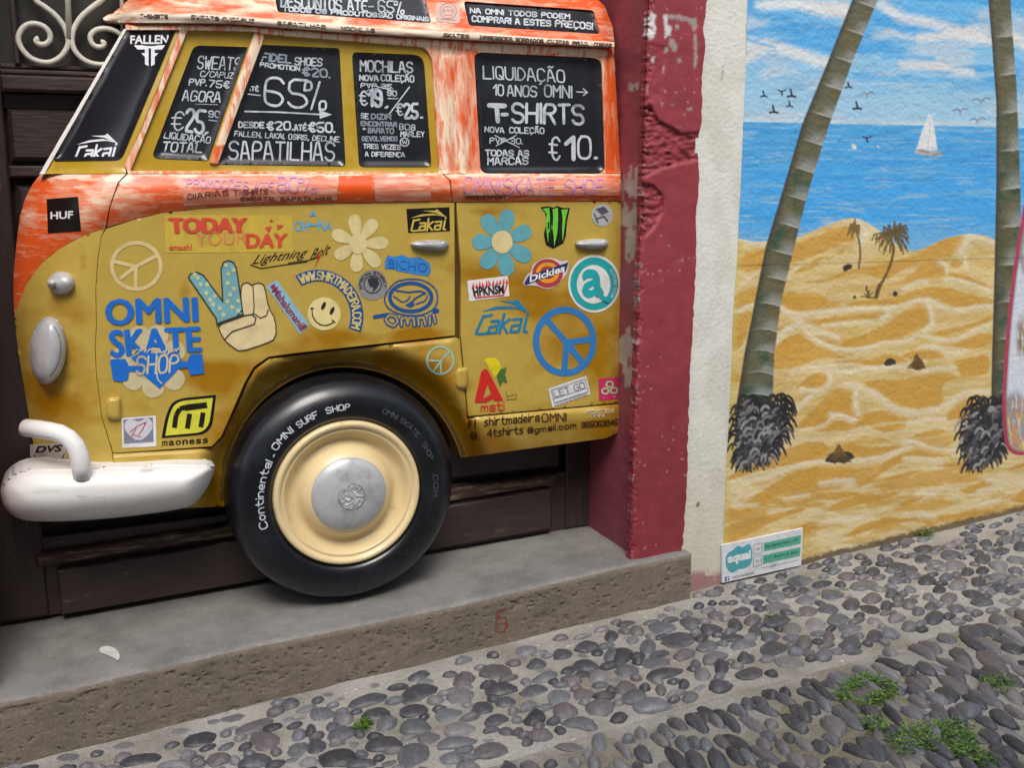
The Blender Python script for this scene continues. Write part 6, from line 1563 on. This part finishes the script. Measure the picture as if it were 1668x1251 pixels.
trace((1300, 850), 3.12, [(555, 102, 100, 35, 5), (455, 135, 85, 42, 5), (640, 142, 105, 38, 8), (242, 183, 62, 32, 0), (348, 210, 58, 35, 0), (420, 185, 42, 28, 0, f_), (505, 168, 68, 24, 0, f_), (635, 190, 100, 35, 8), (775, 172, 120, 42, 0), (955, 115, 72, 45, 5), (1055, 93, 95, 45, 10), (1130, 130, 80, 48, 0), (1035, 150, 90, 38, 5), (880, 138, 60, 35, 10), (248, 278, 108, 45, 0), (380, 257, 80, 48, 0), (508, 230, 125, 48, 5), (672, 235, 70, 38, 0), (797, 220, 132, 58, 5), (938, 193, 92, 50, 10), (1020, 222, 108, 52, 0), (1110, 190, 110, 50, 0), (860, 255, 68, 45, 0), (938, 247, 68, 40, 0), (30, 300, 100, 45, 10), (120, 317, 118, 35, 12), (338, 322, 145, 58, 6), (495, 300, 85, 45, 0), (588, 273, 95, 40, 3), (652, 304, 95, 50, 0), (750, 283, 75, 35, 5), (1018, 280, 105, 40, 3), (915, 305, 75, 60, 0), (810, 325, 108, 50, 0), (1105, 245, 80, 35, 0), (1095, 305, 85, 30, 0), (175, 372, 118, 62, 0), (25, 355, 60, 32, 0), (48, 402, 120, 52, 3), (375, 390, 118, 55, 3), (475, 366, 68, 52, 0), (568, 347, 68, 42, 0), (715, 347, 75, 42, 0), (662, 382, 70, 40, 0), (768, 388, 95, 55, 0), (890, 368, 120, 50, 0), (935, 410, 130, 52, 0), (450, 425, 65, 55, -20), (270, 422, 95, 68, 10), (155, 443, 112, 48, 0), (370, 447, 110, 45, -10), (565, 407, 90, 38, 0), (680, 435, 85, 45, 0), (808, 443, 95, 48, 0), (610, 460, 70, 45, 0), (85, 524, 108, 65, 0), (208, 495, 138, 65, 8), (390, 507, 85, 48, -8), (503, 490, 102, 48, 5), (692, 492, 115, 68, 10), (565, 532, 85, 55, 0), (262, 542, 140, 52, 5), (155, 587, 72, 62, 0), (268, 620, 128, 65, 3), (390, 580, 90, 70, 10), (470, 570, 100, 50, 0), (130, 678, 105, 58, 5),
 (475, 660, 95, 35, -15), (640, 665, 170, 50, -25), (680, 640, 125, 45, -20), (560, 765, 90, 50, -10), (645, 750, 140, 50, -30), (70, 955, 105, 45, -35), (250, 1000, 220, 80, -35), (185, 1045, 170, 80, -25), (170, 1110, 110, 40, -25), (115, 1145, 110, 50, -25), (385, 1165, 200, 80, -35), (60, 1215, 140, 60, -25), (260, 1240, 100, 40, -20), (345, 880, 200, 80, 5), (820, 675, 140, 60, -30), (895, 565, 150, 60, -15), (960, 555, 170, 50, -20), (1020, 495, 110, 60, -20), (980, 700, 210, 90, -38), (1090, 650, 130, 45, -10), (850, 725, 120, 60, -30), (800, 780, 130, 60, -30), (800, 830, 210, 80, -25), (870, 960, 140, 90, -20), (1000, 780, 190, 70, -35), (760, 880, 150, 60, -20), (580, 1150, 200, 80, -30), (740, 1010, 160, 60, -20), (980, 1090, 150, 60, -30), (1040, 1000, 170, 80, -35), (1090, 810, 140, 60, -30), (760, 595, 120, 55, -20), (1100, 450, 100, 40, 0), (870, 1200, 160, 70, -25), (690, 1080, 120, 60, -30), (1050, 1180, 150, 70, -25), (1100, 900, 120, 60, -30), (480, 1090, 110, 50, -35), (960, 870, 130, 60, -30)])
def clash(x, y, a, k=.84):
    for s_ in ST:
        dx, dy = x - s_[0], y - s_[1]
        d = math.hypot(dx, dy)
        if d > .3: continue
        an = math.atan2(dy, dx)
        def ext(A, B, th): return A * B / math.sqrt((B * math.cos(th)) ** 2 + (A * math.sin(th)) ** 2)
        if d < k * (ext(s_[2], s_[3], an - s_[4]) + ext(a[0], a[1], an - a[2])): return True
    return False
def photo_px(x, y, z):
    X = x * cy_ - y * sy_; Fh = x * sy_ + y * cy_; zz = z - HC
    fw = Fh * cp - zz * sp; up = Fh * sp + zz * cp
    return 834 + FPX * X / fw, 625.5 - FPX * up / fw
rs = random.Random(11)
def fill(x0, x1, y0, y1, n, horiz, dry=0):
    for _ in range(n):
        x, y = rs.uniform(x0, x1), rs.uniform(y0, y1)
        px, py = photo_px(x, y, gz(x))
        if horiz:
            hl, hw, an = rs.uniform(.018, .042), rs.uniform(.014, .024), rs.gauss(.05, .18)
            if y > (YS if x < 2.05 else YW) - .03: continue
        else:
            hl, hw, an = rs.uniform(.04, .075), rs.uniform(.017, .027), rs.gauss(-1.62, .18)
        edge_ = ((YS if x < 2.05 else YW) - y) if horiz else 1
        if edge_ < .12 and rs.random() < .8: continue
        if not horiz and 2.40 < y and rs.random() < .75: continue
        if clash(x, y, (hl, hw, an), .80 if horiz else .74): continue
        ST.append([x, y, hl, hw, an, rs.random() < .12])
NTR = len(ST)
fill(1.0, 3.9, 1.75, 2.45, 5200, False)
fill(-.4, 4.2, 2.53, 3.17, 4200, True)
fill(3.9, 7.2, 2.52, 3.17, 900, True); fill(3.9, 7.2, 1.2, 2.46, 1200, False); fill(-1.3, 1.0, 1.2, 2.46, 1400, False); fill(-1.3, -.4, 2.52, 3.12, 300, True)
vis = {'pavement': [], 'road': []}; 
for s_ in ST:
    px, py = photo_px(s_[0], s_[1], gz(s_[0]))
    inn = -30 < px < 1700 and 0 < py < 1290
    d = math.hypot(s_[0], s_[1])
    k = 'pavement' if s_[1] > 2.5 or (abs(s_[4]) < .6 and s_[1] > 2.42) else 'road'
    vis[k].append((0 if inn else 1, -s_[2] * s_[3] / d / d, s_))
for k, root in (('pavement', pav), ('road', road)):
    L = sorted(vis[k], key=lambda t: (t[0], t[1]))
    near, rest = L[:295], L[295:]
    for _, _, s_ in near:
        x, y, a, b, an, faint = s_
        me = PM[rs.randrange(len(PM))]
        if faint: me = PM[rs.randrange(12) * 5 + 3]
        o = bpy.data.objects.new('cobblestone', me); col.objects.link(o); o.parent = root
        h = (.006 if faint else rs.uniform(.015, .024)) * (1.15 if k == 'road' else 1)
        o.location = (x, y, gz(x) + float(gdisp(np.array(x), np.array(y))) - (.004 if faint else .003))
        o.scale = (a * .97, b * .97, h)
        o.rotation_euler = (rs.gauss(0, .05), math.atan(-.063) + rs.gauss(0, .05), an)
    V, F, MI = [], [], []
    for _, _, s_ in rest:
        x, y, a, b, an, faint = s_
        pi_ = rs.randrange(len(PM)); me = PM[pi_]; bs = len(V); c_, n_ = math.cos(an), math.sin(an); h = rs.uniform(.012, .018); z0 = gz(x) + float(gdisp(np.array(x), np.array(y)))
        for v_ in me.vertices:
            q = v_.co; X, Y2 = q.x * a, q.y * b
            V.append((x + X * c_ - Y2 * n_, y + X * n_ + Y2 * c_, z0 + q.z * h + .063 * (X * c_ - Y2 * n_)))
        for p in me.polygons: F.append(tuple(bs + i for i in p.vertices)); MI.append(pi_ % 5)
    if V:
        o = build('small_cobblestones', V, F, sm[0], root, mats=sm[1:], midx=MI); o['kind'] = 'stuff'

# ------------------------------------------------------------------ sign board leaning at the foot of the mural
YG = YW - .015
sq = [(1176, 889), (1308, 861), (1305, 921), (1177, 950)]
sg = empty('address_sign', at1(1177, 950, YG), 'white rectangular sign with teal lettering standing at the foot of the mural', 'sign')
c4 = [at1(p[0], p[1], YG) for p in sq]
v = [(p[0], YG - .000, p[2]) for p in c4] + [(p[0], YG + .012, p[2]) for p in c4]
f = [(3, 2, 1, 0), (4, 5, 6, 7), (0, 1, 5, 4), (1, 2, 6, 5), (2, 3, 7, 6), (3, 0, 4, 7)]
pan = build('sign_panel', v, f, flat(222, 226, 232, .4), sg, smooth_=False)
SQ = Q(*sq)
ysg = lambda x, y: 0 * x + YG
def sgp(fn, m, name='print', lift=.0012):
    S = Shape(); fn(S); return S.put(name, m, pan, ysg, lift)
TEAL = flat(92, 178, 150); TE2 = flat(80, 166, 178)
sgp(lambda S: (S.poly([SQ(a, b) for a, b in ((.52, .60), (.98, .60), (.98, .83), (.52, .83))]), S.poly([SQ(a, b) for a, b in ((.51, .27), (.98, .27), (.98, .50), (.51, .50))])), TEAL)
sgp(lambda S: (S.poly(smooth([SQ(a, b) for a, b in ((.04, .45), (.05, .75), (.14, .82), (.2, .92), (.26, .82), (.33, .92), (.37, .78), (.38, .5), (.36, .33), (.28, .25), (.2, .28), (.13, .2), (.08, .3))], 1))), TE2)
sgp(lambda S: ftext(S, 'aquai', lambda x, y: SQ(.065 + x * .295, .42 + y * .30), .07), flat(228, 234, 238), lift=.0022)
sgp(lambda S: (ftext(S, 'Rua Santa Maria, 110', lambda x, y: SQ(.54 + x * .40, .67 + y * .10), 0), ftext(S, 'C. C. Anadia, R. Joao', lambda x, y: SQ(.53 + x * .42, .34 + y * .10), 0)), flat(36, 92, 84), lift=.0022)
sgp(lambda S: (ftext(S, 'loja 1', lambda x, y: SQ(.42 + x * .07, .66 + y * .10), 0), ftext(S, 'loja 2', lambda x, y: SQ(.42 + x * .07, .33 + y * .10), 0), ftext(S, 'www.facebook', lambda x, y: SQ(.12 + x * .28, .06 + y * .07), 0), ftext(S, 'info@mail.com', lambda x, y: SQ(.5 + x * .46, .13 + y * .06), 0),
    S.line([SQ(a, b) for a, b in ((.395, .58), (.50, .58), (.50, .84), (.395, .84), (.395, .58))], .6), S.line([SQ(a, b) for a, b in ((.39, .25), (.495, .25), (.495, .52), (.39, .52), (.39, .25))], .6)), flat(110, 116, 122), lift=.0022)
sgp(lambda S: S.poly([SQ(a, b) for a, b in ((.03, .03), (.085, .03), (.085, .14), (.03, .14))]), flat(62, 92, 160))
sgp(lambda S: (S.line([SQ(.06, .03), SQ(.06, .11), SQ(.075, .12)], 1.2), S.line([SQ(.05, .08), SQ(.075, .08)], 1)), flat(225, 230, 240), lift=.0022)

# ------------------------------------------------------------------ weeds
m_leaf = [mat('weed_leaf_%s' % n_, rgb(*c_), .5, var=.25, vscale=60) for n_, c_ in (('bright', (112, 148, 52)), ('mid', (84, 122, 44)), ('deep', (58, 92, 36)))]
def weed(px, py, r, n, label, ring=False, sx=1.0, rr=.013):
    n = int(n * 1.9)
    gx_, gy_ = ground(px, py)
    V, F, MI = [], [], []
    rd = random.Random(int(px))
    for _ in range(n):
        a = rd.uniform(0, 2 * PI); d = r * (rd.gauss(.92, .2) + .22 * math.sin(a * 2 + 1) if ring else rd.random() ** .6)
        k = .6 + .8 * float(vn(np.array(a * 1.3), np.array(px), 5)); d *= k if not ring else 1
        x, y = gx_ + d * math.cos(a) * sx, gy_ + d * math.sin(a)
        z = gz(x) + .004 + rd.uniform(0, .018)
        s_ = rd.uniform(.35, 1) * rr * .62; t = rd.uniform(0, 2 * PI); up = rd.uniform(-.2, .9)
        c_, n_ = math.cos(t), math.sin(t); b = len(V)
        V += [(x, y, z), (x + c_ * s_ - n_ * s_ * .45, y + n_ * s_ + c_ * s_ * .45, z + up * s_), (x + c_ * s_ * 1.9, y + n_ * s_ * 1.9, z + up * s_ * 1.3), (x + c_ * s_ + n_ * s_ * .45, y + n_ * s_ - c_ * s_ * .45, z + up * s_)]
        F.append((b, b + 1, b + 2, b + 3)); MI.append(rd.randrange(3))
    o = build('weed', V, F, m_leaf[0], None, mats=m_leaf[1:], midx=MI, origin=(gx_, gy_, gz(gx_)), smooth_=False)
    tag(o, label, 'weed', 'weeds growing between the cobbles')
weed(592, 1186, .032, 150, 'small bright green weed between cobbles below the middle of the doorstep')
weed(1411, 1131, .075, 620, 'ring of green weeds growing round a single cobble in the road', ring=True, sx=1.0)
weed(1503, 873, .04, 160, 'little green tuft at the foot of the mural wall')
weed(1424, 1187, .04, 170, 'green weed tuft just below the weed ring')
weed(1545, 1205, .10, 620, 'largest patch of weeds among road cobbles at the lower right')
weed(1618, 1120, .05, 200, 'weed tuft between long cobbles near the right edge')
weed(1480, 1215, .06, 240, 'sparse weeds left of the largest patch at the bottom edge', sx=1.2)
weed(1590, 1238, .05, 200, 'weed tuft at the very bottom right corner')
weed(1255, 1010, .018, 40, 'tiny moss tuft between pavement cobbles right of the doorstep corner')
# white chips of litter
# ------------------------------------------------------------------ the other side of the narrow street (behind the viewer): keeps the light coming from above
v, f = box_vf(-9, 12, -2.2, -1.9, -.8, 5.4, 0)
o = build('opposite_houses', v, f, mat('opposite_plaster', rgb(172, 172, 170), .85, bump=.2), None, smooth_=False); o['kind'] = 'structure'
